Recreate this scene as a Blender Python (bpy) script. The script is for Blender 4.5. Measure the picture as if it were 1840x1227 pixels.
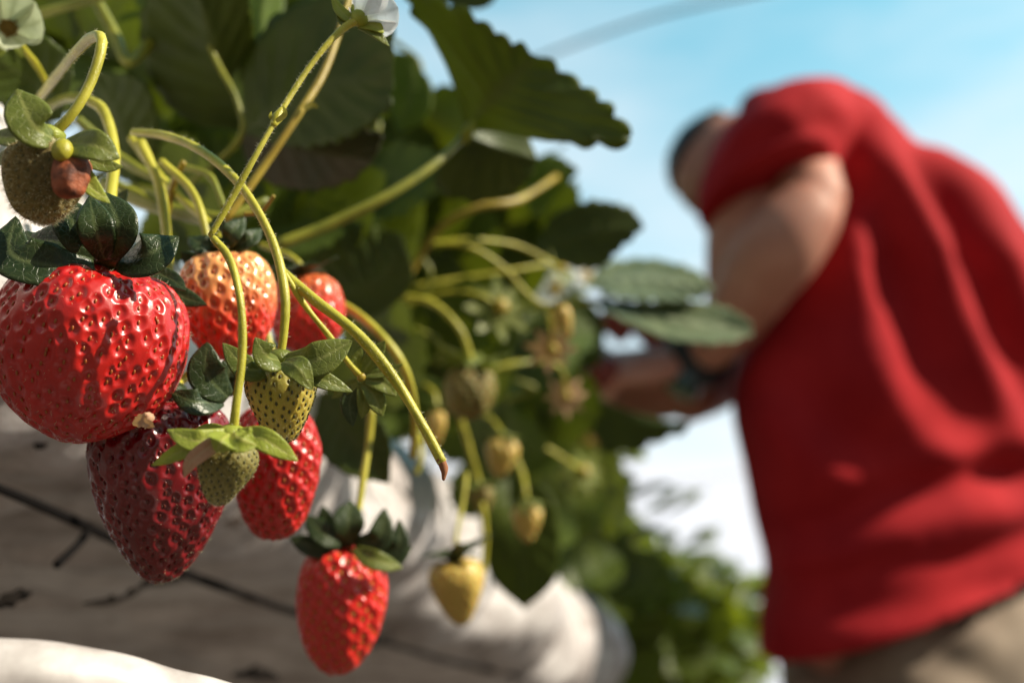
import bpy, math, random
import numpy as np
from mathutils import Vector, kdtree

random.seed(7)
RNG = np.random.default_rng(7)
SC = bpy.context.scene
for _o in list(bpy.data.objects):
    bpy.data.objects.remove(_o)

# ------------------------------------------------------------------ camera
PITCH = math.radians(23.7)
CAM = np.array([0.0, 0.0, 0.80])
FWD = np.array([0.0, math.cos(PITCH), math.sin(PITCH)])
UPV = np.array([0.0, -math.sin(PITCH), math.cos(PITCH)])
RGT = np.array([1.0, 0.0, 0.0])
FPX = 1840 * 35.0 / 36.0
cam = bpy.data.cameras.new('camera')
cam.lens = 35.0
cam.sensor_width = 36.0
cam.clip_start = 0.01
cam.clip_end = 3000
cam.dof.use_dof = True
cam.dof.focus_distance = 0.212
cam.dof.aperture_fstop = 7.4
cam.dof.aperture_blades = 0
camo = bpy.data.objects.new('camera', cam)
SC.collection.objects.link(camo)
camo.location = CAM
camo.rotation_euler = (math.radians(90) + PITCH, 0, 0)
SC.camera = camo

# ------------------------------------------------------------------ world + sun
SUN = np.array([0.77, -0.25, 0.59]); SUN /= np.linalg.norm(SUN)
w = bpy.data.worlds.new('World'); SC.world = w; w.use_nodes = True
nt = w.node_tree; nd = nt.nodes; lk = nt.links; nd.clear()
wo = nd.new('ShaderNodeOutputWorld'); bg = nd.new('ShaderNodeBackground')
sky = nd.new('ShaderNodeTexSky'); sky.sky_type = 'NISHITA'; sky.sun_disc = False
sky.sun_elevation = math.asin(SUN[2]); sky.sun_rotation = math.atan2(SUN[0], SUN[1])
sky.air_density = 1.0; sky.dust_density = 1.2; sky.ozone_density = 1.0
tc = nd.new('ShaderNodeTexCoord')
sep = nd.new('ShaderNodeSeparateXYZ'); lk.new(tc.outputs['Generated'], sep.inputs[0])
mp = nd.new('ShaderNodeMapping'); mp.inputs['Scale'].default_value = (1.2, 2.0, 4.5)
lk.new(tc.outputs['Generated'], mp.inputs[0])
cn = nd.new('ShaderNodeTexNoise'); cn.inputs['Scale'].default_value = 2.2
cn.inputs['Detail'].default_value = 8; cn.inputs['Roughness'].default_value = 0.6
lk.new(mp.outputs[0], cn.inputs['Vector'])
cr = nd.new('ShaderNodeMapRange'); cr.inputs['From Min'].default_value = 0.38; cr.inputs['From Max'].default_value = 0.75
cr.inputs['To Min'].default_value = 0.0; cr.inputs['To Max'].default_value = 0.38
lk.new(cn.outputs[0], cr.inputs['Value'])
el = nd.new('ShaderNodeMapRange'); el.interpolation_type = 'SMOOTHSTEP'
el.inputs['From Min'].default_value = 0.14; el.inputs['From Max'].default_value = 0.82
el.inputs['To Min'].default_value = 0.93; el.inputs['To Max'].default_value = 0.0
lk.new(sep.outputs['Z'], el.inputs['Value'])
mx = nd.new('ShaderNodeMath'); mx.operation = 'ADD'; mx.use_clamp = True
lk.new(cr.outputs[0], mx.inputs[0]); lk.new(el.outputs[0], mx.inputs[1])
mixc = nd.new('ShaderNodeMix'); mixc.data_type = 'RGBA'
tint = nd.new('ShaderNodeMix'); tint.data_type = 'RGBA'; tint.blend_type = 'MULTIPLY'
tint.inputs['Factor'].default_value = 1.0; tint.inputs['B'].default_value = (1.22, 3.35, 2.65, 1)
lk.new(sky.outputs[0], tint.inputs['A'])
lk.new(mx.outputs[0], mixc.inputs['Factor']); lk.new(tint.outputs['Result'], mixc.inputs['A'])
mixc.inputs['B'].default_value = (9.3, 9.5, 9.9, 1)
# added dimming of the sky away from the view direction, cuts fill light
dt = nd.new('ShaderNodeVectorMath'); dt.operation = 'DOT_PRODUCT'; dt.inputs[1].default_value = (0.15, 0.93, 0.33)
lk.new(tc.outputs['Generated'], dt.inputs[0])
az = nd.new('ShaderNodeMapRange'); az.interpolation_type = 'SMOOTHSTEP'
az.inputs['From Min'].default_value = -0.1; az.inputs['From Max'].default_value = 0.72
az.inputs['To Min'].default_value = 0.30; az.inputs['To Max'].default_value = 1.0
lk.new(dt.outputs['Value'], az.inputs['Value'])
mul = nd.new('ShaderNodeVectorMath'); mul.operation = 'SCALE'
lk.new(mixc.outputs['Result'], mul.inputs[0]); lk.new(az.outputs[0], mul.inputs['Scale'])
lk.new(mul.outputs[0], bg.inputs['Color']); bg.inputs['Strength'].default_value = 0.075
lk.new(bg.outputs[0], wo.inputs[0])

sl = bpy.data.lights.new('sun', 'SUN'); sl.energy = 5.0; sl.angle = math.radians(0.5); sl.color = (1.0, 0.885, 0.71)
slo = bpy.data.objects.new('sun', sl); SC.collection.objects.link(slo)
slo.rotation_euler = Vector(SUN).to_track_quat('Z', 'Y').to_euler()
slo.location = (3, -2, 4)
SC.view_settings.view_transform = 'Standard'; SC.view_settings.look = 'None'
SC.view_settings.exposure = 0.55; SC.view_settings.gamma = 1.0
SC.view_settings.use_curve_mapping = False
SC.cycles.max_bounces = 8; SC.cycles.transparent_max_bounces = 8

# ------------------------------------------------------------------ helpers
def P(x, y, d):
    return CAM + d * FWD + (x - 920) / FPX * d * RGT + (613.5 - y) / FPX * d * UPV

def nrm(v):
    v = np.asarray(v, float); n = np.linalg.norm(v, axis=-1, keepdims=True)
    return v / np.maximum(n, 1e-12)

AZ = math.atan2(480 / 1789, 1.0925)                # direction of the planting row
RU = np.array([math.sin(AZ), math.cos(AZ), 0.0]); RN = np.array([-math.cos(AZ), math.sin(AZ), 0.0])
def R(t, v, wz):                                   # along row, towards bed, height above lens
    return CAM + t * RU + v * RN + np.array([0, 0, wz])

def depth_on_row(x, y, v):
    r = FWD + (x - 920) / FPX * RGT + (613.5 - y) / FPX * UPV
    return v / max(r @ RN, 0.05)

def catmull(pts, n):
    p = np.asarray(pts, float)
    if len(p) == 2:
        t = np.linspace(0, 1, n)[:, None]; return p[0] * (1 - t) + p[1] * t
    seg = np.linalg.norm(np.diff(p[:, :3], axis=0), axis=1); seg = np.maximum(seg, 1e-9)
    c = np.concatenate([[0], np.cumsum(seg)]); c /= c[-1]
    q = np.vstack([2 * p[0] - p[1], p, 2 * p[-1] - p[-2]])
    out = []
    for t in np.linspace(0, 1, n):
        i = min(max(np.searchsorted(c, t, side='right') - 1, 0), len(p) - 2)
        s = (t - c[i]) / (c[i + 1] - c[i])
        a, b, d, e = q[i], q[i + 1], q[i + 2], q[i + 3]
        out.append(.5 * ((2 * b) + (-a + d) * s + (2 * a - 5 * b + 4 * d - e) * s * s + (-a + 3 * b - 3 * d + e) * s ** 3))
    return np.array(out)

class MB:
    def __init__(s): s.v = []; s.f = []; s.m = []; s.n = 0; s.att = []
    def add(s, v, f, mi=0, att=None):
        v = np.asarray(v, float); s.v.append(v)
        s.f.extend([tuple(int(k) + s.n for k in q) for q in f]); s.m.extend([mi] * len(f)); s.n += len(v)
        s.att.append(np.zeros(len(v)) if att is None else np.asarray(att, float))
        return s
    def mesh(s, name, mats, off=None):
        me = bpy.data.meshes.new(name); v = np.vstack(s.v)
        if off is not None: v = v - off
        me.from_pydata(v.tolist(), [], s.f)
        for m in mats: me.materials.append(m)
        me.polygons.foreach_set('material_index', s.m)
        me.polygons.foreach_set('use_smooth', [True] * len(s.f))
        a = me.attributes.new('vein', 'FLOAT', 'POINT'); a.data.foreach_set('value', np.concatenate(s.att))
        me.update(); return me
    def build(s, name, mats, parent=None):
        if not isinstance(mats, (list, tuple)): mats = [mats]
        off = None
        if parent is not None: off = ROOT[parent.name]
        o = bpy.data.objects.new(name, s.mesh(name, mats, off)); SC.collection.objects.link(o)
        if parent is not None: o.parent = parent; ROOT[o.name] = off
        else: ROOT[o.name] = np.zeros(3)
        return o
ROOT = {}
def thing(name, label, cat, loc, group=None, kind=None):
    o = bpy.data.objects.new(name, None); SC.collection.objects.link(o)
    o.empty_display_size = 0.01
    o.location = loc; ROOT[o.name] = np.array(loc, float)
    o['label'] = label; o['category'] = cat
    if group: o['group'] = group
    return o
def tag(o, label=None, cat=None, group=None, kind=None):
    if label: o['label'] = label
    if cat: o['category'] = cat
    if group: o['group'] = group
    if kind: o['kind'] = kind
    return o

def grid_faces(nr, nc, wrap=False):
    f = []
    for i in range(nr - 1):
        for j in range(nc if wrap else nc - 1):
            k = (j + 1) % nc
            f.append((i * nc + j, i * nc + k, (i + 1) * nc + k, (i + 1) * nc + j))
    return f

def frames(pts):
    t = nrm(np.gradient(pts, axis=0)); n = np.zeros_like(pts)
    a = np.array([0, 0, 1.0]) if abs(t[0][2]) < .9 else np.array([1.0, 0, 0])
    n[0] = nrm(a - (a @ t[0]) * t[0])
    for i in range(1, len(pts)):
        q = n[i - 1] - (n[i - 1] @ t[i]) * t[i]; n[i] = nrm(q)
    return t, n, np.cross(t, n)

def tube(mb, ctrl, r, n=24, k=10, mi=0, hairs=0, hmi=1, hl=0.0007, lump=0.10, seed=0):
    """round stalk through control points, radii r (list), with fine hairs"""
    p = catmull(ctrl, n); rr = np.interp(np.linspace(0, 1, n), np.linspace(0, 1, len(r)), r)
    t, a, b = frames(p); ang = np.linspace(0, 2 * math.pi, k, endpoint=False)
    rg = np.random.default_rng(seed + n)
    wob = 1 + lump * np.sin(np.linspace(0, 9, n)[:, None] * 1.7 + seed) * np.cos(ang[None] * 2 + seed)
    ring = p[:, None] + (rr[:, None] * wob)[..., None] * (np.cos(ang)[None, :, None] * a[:, None] + np.sin(ang)[None, :, None] * b[:, None])
    v = ring.reshape(-1, 3)
    f = grid_faces(n, k, True)
    v = np.vstack([v, p[0] - t[0] * rr[0] * .5, p[-1] + t[-1] * rr[-1] * .6])
    for j in range(k):
        f.append((n * k, (j + 1) % k, j)); f.append((n * k + 1, (n - 1) * k + j, (n - 1) * k + (j + 1) % k))
    mb.add(v, f, mi)
    if hairs:
        hv = []; hf = []; c = 0
        for _ in range(hairs):
            i = rg.integers(0, n - 1); s = rg.random(); q = p[i] * (1 - s) + p[i + 1] * s
            an = rg.random() * 6.283; d = math.cos(an) * a[i] + math.sin(an) * b[i]
            base = q + d * rr[i] * .9; dr = nrm(d + t[i] * rg.normal(0, .35) + rg.normal(0, .15, 3))
            L = hl * rg.uniform(.5, 1.3); th = 0.00004
            e1 = nrm(np.cross(dr, [0.3, .5, .8])); e2 = np.cross(dr, e1)
            for z in range(3):
                aa = z * 2.094; hv.append(base + th * (math.cos(aa) * e1 + math.sin(aa) * e2))
            hv.append(base + dr * L); hf += [(c, c + 1, c + 3), (c + 1, c + 2, c + 3), (c + 2, c, c + 3)]; c += 4
        mb.add(hv, hf, hmi)
    return p

def ellipsoid(mb, c, ax, nu=12, nv=8, mi=0, rot=None):
    th = np.linspace(0, math.pi, nv); ph = np.linspace(0, 2 * math.pi, nu, endpoint=False)
    T, Q = np.meshgrid(th, ph, indexing='ij')
    l = np.stack([np.sin(T) * np.cos(Q), np.sin(T) * np.sin(Q), np.cos(T)], -1).reshape(-1, 3) * np.asarray(ax)
    if rot is not None: l = l @ np.asarray(rot)          # rows of rot = the three axes
    mb.add(l + np.asarray(c), [q[::-1] for q in grid_faces(nv, nu, True)], mi)

PROF_LEAF = ([0, .10, .28, .5, .7, .86, .95, 1], [0.05, .34, .78, .98, .96, .70, .38, 0.0])
PROF_SEP = ([0, .12, .35, .6, .8, .93, 1], [0.35, .62, .95, .96, .66, .28, 0.0])
PROF_NARROW = ([0, .12, .35, .6, .8, .93, 1], [0.5, .7, .95, .8, .5, .22, 0.0])
PROF_PETAL = ([0, .12, .35, .6, .8, .94, 1], [0.15, .5, .9, 1.0, .9, .5, 0.0])

def sheet_leaf(mb, mid, left, right, nu, nv, teeth, tooth, trange, pleat, nve, cup=0., vthr=.12):
    m = mid; seed = float(m[0].sum() * 37 % 6)
    sides = []
    u = np.linspace(0, 1, nu)
    tang = nrm(np.gradient(m, axis=0))
    for sgn, e in ((-1, left), (1, right)):
        d = e - m; L = np.linalg.norm(d, axis=1, keepdims=True); dn = d / np.maximum(L, 1e-7)
        Lm = L.max()
        if teeth:
            te = nrm(np.gradient(e, axis=0)); arc = np.concatenate([[0], np.cumsum(np.linalg.norm(np.diff(e, axis=0), axis=1))]); arc /= arc[-1]
            ph = (arc - trange[0]) / (trange[1] - trange[0]); inside = ((ph > 0) & (ph < 1)).astype(float)
            phw = ph * teeth + .15 * np.sin(ph * 9 + seed + sgn)
            tp = (np.abs(np.sin(math.pi * phw)) ** .6 - .5) * inside * (.8 + .3 * np.sin(np.floor(phw) * 2.3 + seed))
            cenl = (m.mean(0) + e.mean(0)) / 2; nn = nrm(np.cross(m[-1] - m[0], e[len(e) // 2] - m[len(m) // 2]))
            edir = nrm(np.cross(te, nn)); edir *= np.sign(np.sum(edir * (e - cenl), 1).sum() + 1e-9)
            add = edir * (tp * tooth * Lm * .8 * np.minimum(1, (1 - arc) * 14))[:, None]
        else: add = 0
        nr = nrm(np.cross(tang, d)) * sgn
        nr = nrm(np.where(np.linalg.norm(nr, axis=1, keepdims=True) < 1e-6, nr[len(nr) // 2], nr))
        cols = []; at = []
        for k in range(1, nv + 1):
            s = k / nv
            q = u * nve - s * 1.5
            rel = np.abs(np.sin(math.pi * q)) ** .6 * pleat * Lm * min(1, s * 3) * (1 - .5 * s)
            rel = rel + Lm * cup * s * s + Lm * .05 * s * np.sin(u * 7 + seed * 2 + sgn * 1.3)
            c = m + d * s + add * (s ** 5 if teeth else 0) + nr * (rel * np.minimum(1, L[:, 0] / (.3 * Lm)))[:, None]
            cols.append(c); at.append(np.clip(1 - np.abs(np.sin(math.pi * q)) / vthr / 2, 0, 1) * .8 * (1 - .5 * s))
        sides.append((cols, at))
    allc = sides[0][0][::-1] + [m] + sides[1][0]; alla = sides[0][1][::-1] + [np.ones(nu)] + sides[1][1]
    V = np.stack(allc, 1).reshape(-1, 3); A = np.stack(alla, 1).reshape(-1)
    mb.add(V, grid_faces(nu, 2 * nv + 1), 0, A)

def blade(mb, midp, nh, width, prof=PROF_LEAF, cup=.15, teeth=0, tooth=.1, nu=40, nv=6, pleat=.03, nve=8, trange=(.18, .99), roll=0.):
    m = catmull(midp, nu); t = nrm(np.gradient(m, axis=0)); nh = np.asarray(nh, float)
    side = nrm(np.cross(t, nh)); n = nrm(np.cross(side, t))
    u = np.linspace(0, 1, nu); pr = np.interp(u, *prof)
    # smooth the profile, keep pointed/rounded apex
    pr = np.convolve(np.pad(pr, 2, mode='edge'), np.ones(5) / 5, 'valid'); pr[-1] = 0
    h = (width / 2 * pr)[:, None]
    ex = 0.0
    left = m - side * h + n * h * cup; right = m + side * h + n * h * (cup + roll)
    sheet_leaf(mb, m, left, right, nu, nv, teeth, tooth, trange, pleat, nve, cup * .5)

# ------------------------------------------------------------------ materials
def M(name, col, rough=.5, sss=0, sssr=(1, .3, .1), sscale=.003, coat=0, crough=.1, spec=.5, sheen=0):
    m = bpy.data.materials.new(name); m.use_nodes = True
    b = m.node_tree.nodes['Principled BSDF']
    b.inputs['Base Color'].default_value = (*col, 1); b.inputs['Roughness'].default_value = rough
    b.inputs['Subsurface Weight'].default_value = sss; b.inputs['Subsurface Radius'].default_value = sssr
    b.inputs['Subsurface Scale'].default_value = sscale
    b.inputs['Coat Weight'].default_value = coat; b.inputs['Coat Roughness'].default_value = crough
    b.inputs['Specular IOR Level'].default_value = spec; b.inputs['Sheen Weight'].default_value = sheen
    return m, m.node_tree, b
def noise(nt, scale, detail=4, rough=.55, coord='Object', vec=None):
    n = nt.nodes.new('ShaderNodeTexNoise'); n.inputs['Scale'].default_value = scale
    n.inputs['Detail'].default_value = detail; n.inputs['Roughness'].default_value = rough
    if vec is None:
        t = nt.nodes.new('ShaderNodeTexCoord'); vec = t.outputs[coord]
    nt.links.new(vec, n.inputs['Vector']); return n.outputs[0]
def ramp(nt, fac, stops):
    r = nt.nodes.new('ShaderNodeValToRGB'); nt.links.new(fac, r.inputs[0])
    e = r.color_ramp.elements
    while len(e) < len(stops): e.new(.5)
    for k, (p, c) in enumerate(stops): e[k].position = p; e[k].color = (*c, 1)
    return r.outputs[0]
def mixrgb(nt, fac, a, b):
    n = nt.nodes.new('ShaderNodeMix'); n.data_type = 'RGBA'
    for s, v in (('Factor', fac), ('A', a), ('B', b)):
        if hasattr(v, 'node'): nt.links.new(v, n.inputs[s])
        elif s == 'Factor': n.inputs[s].default_value = v
        else: n.inputs[s].default_value = (*v, 1)
    return n.outputs['Result']
def bump(nt, h, b, strength=.3, dist=.001):
    n = nt.nodes.new('ShaderNodeBump'); n.inputs['Strength'].default_value = strength; n.inputs['Distance'].default_value = dist
    nt.links.new(h, n.inputs['Height']); nt.links.new(n.outputs[0], b.inputs['Normal']); return n

def leaf_mat(name, dark, light, veinc, trans, tw=.35, rough=.42, scale=60, spec=.4):
    m, nt, b = M(name, dark, rough, spec=spec)
    c = ramp(nt, noise(nt, scale, 5), [(.3, dark), (.7, light)])
    a = nt.nodes.new('ShaderNodeAttribute'); a.attribute_name = 'vein'
    c = mixrgb(nt, a.outputs['Fac'], c, veinc)
    vo = nt.nodes.new('ShaderNodeTexVoronoi'); vo.feature = 'DISTANCE_TO_EDGE'; vo.inputs['Scale'].default_value = 640
    tcx = nt.nodes.new('ShaderNodeTexCoord'); wv = nt.nodes.new('ShaderNodeVectorMath'); wv.operation = 'ADD'
    nz3 = nt.nodes.new('ShaderNodeTexNoise'); nz3.inputs['Scale'].default_value = 500; nt.links.new(tcx.outputs['Object'], nz3.inputs['Vector'])
    ws = nt.nodes.new('ShaderNodeVectorMath'); ws.operation = 'SCALE'; ws.inputs['Scale'].default_value = .0016; nt.links.new(nz3.outputs['Color'], ws.inputs[0])
    nt.links.new(tcx.outputs['Object'], wv.inputs[0]); nt.links.new(ws.outputs[0], wv.inputs[1]); nt.links.new(wv.outputs[0], vo.inputs['Vector'])
    vf = nt.nodes.new('ShaderNodeMapRange'); vf.inputs['From Min'].default_value = 0; vf.inputs['From Max'].default_value = .08
    vf.inputs['To Min'].default_value = .38; vf.inputs['To Max'].default_value = 0; nt.links.new(vo.outputs['Distance'], vf.inputs['Value'])
    c = mixrgb(nt, vf.outputs[0], c, veinc)
    nt.links.new(c, b.inputs['Base Color'])
    b1 = bump(nt, noise(nt, 1500, 3), b, .25, .0004)
    b2 = nt.nodes.new('ShaderNodeBump'); b2.invert = True; b2.inputs['Strength'].default_value = .5; b2.inputs['Distance'].default_value = .0003
    nt.links.new(vf.outputs[0], b2.inputs['Height']); nt.links.new(b1.outputs[0], b2.inputs['Normal']); nt.links.new(b2.outputs[0], b.inputs['Normal'])
    tr = nt.nodes.new('ShaderNodeBsdfTranslucent')
    tcn = mixrgb(nt, a.outputs['Fac'], trans, tuple(min(1, k * .6) for k in trans)); nt.links.new(tcn, tr.inputs['Color'])
    ms = nt.nodes.new('ShaderNodeMixShader'); ms.inputs[0].default_value = tw
    nt.links.new(b.outputs[0], ms.inputs[1]); nt.links.new(tr.outputs[0], ms.inputs[2])
    out = nt.nodes['Material Output']; nt.links.new(ms.outputs[0], out.inputs['Surface'])
    return m
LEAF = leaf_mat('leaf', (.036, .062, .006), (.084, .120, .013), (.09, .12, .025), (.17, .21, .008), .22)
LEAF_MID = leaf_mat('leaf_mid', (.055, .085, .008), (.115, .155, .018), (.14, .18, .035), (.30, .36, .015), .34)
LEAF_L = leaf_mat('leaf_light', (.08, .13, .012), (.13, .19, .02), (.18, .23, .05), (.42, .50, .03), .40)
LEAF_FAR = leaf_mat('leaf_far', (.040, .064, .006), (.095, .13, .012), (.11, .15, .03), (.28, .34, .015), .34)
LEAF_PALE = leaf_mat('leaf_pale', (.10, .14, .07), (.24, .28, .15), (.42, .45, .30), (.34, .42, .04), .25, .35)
LEAF_BROWN = leaf_mat('leaf_brownish', (.035, .038, .01), (.075, .05, .018), (.09, .08, .03), (.12, .10, .01), .2)
SEP_DARK = leaf_mat('sepal_dark', (.012, .028, .009), (.042, .062, .018), (.10, .13, .05), (.14, .18, .01), .18, .36, 120, .45)
SEP = leaf_mat('sepal', (.10, .13, .02), (.20, .23, .045), (.32, .34, .10), (.36, .40, .03), .30, .38, 200, .45)
SEP_LIME = leaf_mat('sepal_lime', (.28, .34, .04), (.45, .50, .08), (.55, .55, .14), (.5, .55, .05), .35, .4, 150)
SEP_TIP = leaf_mat('sepal_dried', (.55, .30, .18), (.75, .45, .28), (.7, .5, .3), (.5, .3, .1), .25, .5, 250)

def stalk_mat(name, a_, b_, sss=.35):
    m, nt, b = M(name, a_, .38, sss, (.6, .6, .15), .0015, spec=.5)
    nt.links.new(ramp(nt, noise(nt, 110, 5), [(.3, a_), (.7, b_)]), b.inputs['Base Color'])
    bump(nt, noise(nt, 2600, 3), b, .35, .0004); return m
STALK = stalk_mat('stalk', (.32, .30, .018), (.55, .50, .06))
STALK_RED = stalk_mat('stalk_tinged', (.28, .19, .02), (.42, .32, .04))
STALK_DK = stalk_mat('stalk_green', (.14, .16, .015), (.28, .28, .03))
HAIR = M('plant_hair', (.75, .70, .45), .5)[0]
BROWN_END = M('dried_end', (.30, .12, .05), .8)[0]

def flesh(name, lo, hi, grad=None, rough=.22, coat=.5, sss=.35, bumpy=.15):
    m, nt, b = M(name, hi, rough, sss, (1, .25, .12), .0022, coat, .26, .55)
    c = ramp(nt, noise(nt, 70, 4), [(.3, lo), (.72, hi)])
    if grad:                                  # ripening colour: paler towards the calyx
        a = nt.nodes.new('ShaderNodeAttribute'); a.attribute_name = 'vein'
        nz = nt.nodes.new('ShaderNodeMath'); nz.operation = 'ADD'
        n2 = nt.nodes.new('ShaderNodeMath'); n2.operation = 'MULTIPLY_ADD'
        nt.links.new(noise(nt, 120, 3), n2.inputs[0]); n2.inputs[1].default_value = .3; n2.inputs[2].default_value = -.15
        nt.links.new(a.outputs['Fac'], nz.inputs[0]); nt.links.new(n2.outputs[0], nz.inputs[1])
        f = ramp(nt, nz.outputs[0], [(grad[1], (1, 1, 1)), (grad[2], (0, 0, 0))])
        c = mixrgb(nt, f, c, grad[0])
    nt.links.new(c, b.inputs['Base Color'])
    bump(nt, noise(nt, 2200, 3), b, bumpy, .0003)
    return m
RED = flesh('ripe_red', (.42, .004, .004), (.60, .012, .006), rough=.38, sss=.12, coat=.5)
RED_DK = flesh('deep_red', (.12, .002, .005), (.22, .003, .007), rough=.24, sss=.10)
RED_BR = flesh('bright_red', (.60, .012, .010), (.72, .030, .016), rough=.3)
RED_OR = flesh('half_ripe', (.62, .02, .01), (.72, .05, .015), ((.80, .36, .12), .28, .62), rough=.25)
RED_SH = flesh('light_shoulder_red', (.60, .016, .012), (.70, .035, .018), ((.72, .16, .05), .10, .45), rough=.3)
GREEN = flesh('unripe', (.38, .29, .03), (.54, .42, .07), ((.28, .27, .06), .0, .5), rough=.42, coat=.15, sss=.25)
OLIVE = flesh('unripe_dark', (.13, .12, .022), (.24, .20, .04), None, rough=.6, coat=.0, sss=.2, bumpy=.6)
YELLOW = flesh('unripe_yellow', (.50, .36, .07), (.64, .48, .12), None, rough=.4, coat=.2)
BROWNF = flesh('withered', (.07, .05, .012), (.26, .19, .05), None, rough=.8, coat=0, sss=.1, bumpy=.8)
SEED_R = M('seed_red', (.34, .09, .02), .3)[0]
SEED_D = M('seed_dark', (.10, .012, .006), .3)[0]
SEED_Y = M('seed_gold', (.62, .30, .06), .3)[0]
SEED_G = M('seed_green', (.07, .07, .02), .35)[0]
SEED_O = M('seed_orange', (.40, .08, .02), .3)[0]
PETAL = leaf_mat('petal', (.80, .80, .82), (.88, .88, .90), (.80, .82, .80), (.80, .85, .88), .4, .5)
ROT, _nt, _b = M('rotten_patch', (.45, .10, .03), .7, .2)
_nt.links.new(ramp(_nt, noise(_nt, 400), [(.35, (.08, .02, .008)), (.6, (.32, .08, .025))]), _b.inputs['Base Color'])
bump(_nt, noise(_nt, 900), _b, .6, .0006)
ANTH = M('anther', (.55, .38, .05), .6)[0]

BUDC = M('bud_centre', (.22, .13, .03), .8)[0]
# ------------------------------------------------------------------ fruit
PR = {
 'globe': ([0, .03, .08, .17, .32, .5, .68, .82, .92, .975, 1], [0, .50, .70, .88, .985, 1, .91, .74, .51, .27, 0]),
 'cone': ([0, .02, .06, .14, .26, .40, .58, .74, .87, .95, .985, 1], [0, .45, .68, .90, 1, .98, .86, .67, .45, .28, .15, 0]),
 'bluntcone': ([0, .02, .06, .14, .26, .42, .62, .80, .92, .98, 1], [0, .45, .64, .84, .97, 1, .90, .72, .50, .26, 0]),
 'taper': ([0, .02, .06, .14, .28, .45, .65, .82, .93, .98, 1], [0, .5, .72, .90, 1, .93, .74, .52, .34, .18, 0]),
}
def fruit_mesh(mb, T, B, W, prof, nseed, nth=200, nph=260, pit=.30, sig=.34, seedsz=.17, smi=1, seed=1, sink=.30, irr=.04, hairs=0, hmi=2, flat=1.0, hl=.0009, elong=1.35, bend=0., pw=1.9):
    rg = np.random.default_rng(seed)
    T = np.asarray(T, float); B = np.asarray(B, float); a = nrm(B - T); L = np.linalg.norm(B - T)
    e1 = nrm(np.cross(a, FWD)); e2 = np.cross(a, e1)         # e1 across the view, e2 in depth
    xs, ys = PR[prof]; th_t = np.arccos(1 - 2 * np.array(xs))
    def rad(th): 
        return np.interp(th, fine, finer)
    ctrl = catmull(np.stack([th_t, np.array(ys), np.zeros(len(xs))], 1), 300)
    order = np.argsort(ctrl[:, 0]); fine = ctrl[order, 0]; finer = np.maximum(ctrl[order, 1], 0)
    k1, k2, k3 = rg.uniform(0, 6.28, 3)
    def surf(th, ph):
        r = rad(th) * W / 2 * (1 + irr * np.cos(2 * ph + k1) + irr * .7 * np.cos(3 * ph + k2) + irr * .4 * np.sin(5 * ph + k3 + th * 2))
        s = (1 - np.cos(th)) / 2
        # flesh sinks slightly under the calyx
        z = s * L - .03 * L * np.exp(-(s / .05) ** 2) * -1.0
        return T + a * z[..., None] + (r * np.cos(ph))[..., None] * e1 + (r * flat * np.sin(ph))[..., None] * e2 + e1 * (bend * L * np.sin(np.pi * s))[..., None]
    # seeds by area
    tt = np.linspace(0.02, math.pi, 600); rr = rad(tt) * W / 2; zz = (1 - np.cos(tt)) / 2 * L
    ds = np.sqrt(np.gradient(rr) ** 2 + np.gradient(zz) ** 2); cum = np.cumsum(ds * (rr + .02 * W)); cum /= cum[-1]
    area = 2 * math.pi * np.sum(ds * rr); h = math.sqrt(area / nseed)
    fr = (np.arange(nseed) + .5) / nseed
    sth = np.interp(fr, cum, tt) + rg.normal(0, .012, nseed); sph = (np.arange(nseed) * 2.399963 + rg.normal(0, .05, nseed)) % (2 * math.pi)
    sth = np.clip(sth, .05, math.pi - .02)
    S = surf(sth, sph)
    th = np.linspace(0.001, math.pi - .001, nth); ph = np.linspace(0, 2 * math.pi, nph, endpoint=False)
    TH, PH = np.meshgrid(th, ph, indexing='ij'); V = surf(TH, PH)
    dt = surf(TH + 1e-3, PH) - V; dp = surf(TH, PH + 1e-3) - V
    N = nrm(np.cross(dp, dt)); 
    cen = T + a * L * .45
    flip = np.sign(np.sum(N * (V - cen), -1, keepdims=True)); flip[flip == 0] = 1
    N = N * flip
    Vf = V.reshape(-1, 3); Nf = N.reshape(-1, 3); disp = np.zeros(len(Vf))
    tan = nrm(dt.reshape(-1, 3))
    sgm = sig * h * rg.uniform(.85, 1.15, nseed); dep = pit * h * rg.uniform(.8, 1.2, nseed)
    for i0 in range(0, len(Vf), 4000):
        q = Vf[i0:i0 + 4000]; D = q[:, None] - S[None]
        d2 = np.sum(D * D, -1); al = np.einsum('ijk,ik->ij', D, tan[i0:i0 + 4000])
        d2a = d2 - al * al * (1 - 1 / elong ** 2)
        g = np.exp(-(d2a / sgm[None] ** 2) ** pw)
        gg = g * dep[None]; mxg = gg.max(1); disp[i0:i0 + 4000] = -(mxg ** 4 + np.partition(gg, -2, axis=1)[:, -2] ** 4) ** .25
    lump = .006 * W * (np.sin(Vf @ np.array([310., 170, 90]) * (.04 / W) + k1) + np.sin(Vf @ np.array([-120., 260, 220]) * (.04 / W) + k2))
    fine_n = .006 * h * np.sin(Vf @ np.array([2300., 1700, 900]) + k2) * np.sin(Vf @ np.array([-1200., 1500, 2100]) + k3)
    Vd = Vf + Nf * (disp + lump + fine_n)[:, None]
    mb.add(Vd, [q[::-1] for q in grid_faces(nth, nph, True)], 0, ((1 - np.cos(TH)) / 2).reshape(-1))
    # seeds
    SN = nrm(np.cross(surf(sth, sph + 1e-3) - S, surf(sth + 1e-3, sph) - S)); fl = np.sign(np.sum(SN * (S - cen), -1, keepdims=True)); SN *= fl
    ST = nrm(surf(sth + 1e-3, sph) - S)
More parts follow.
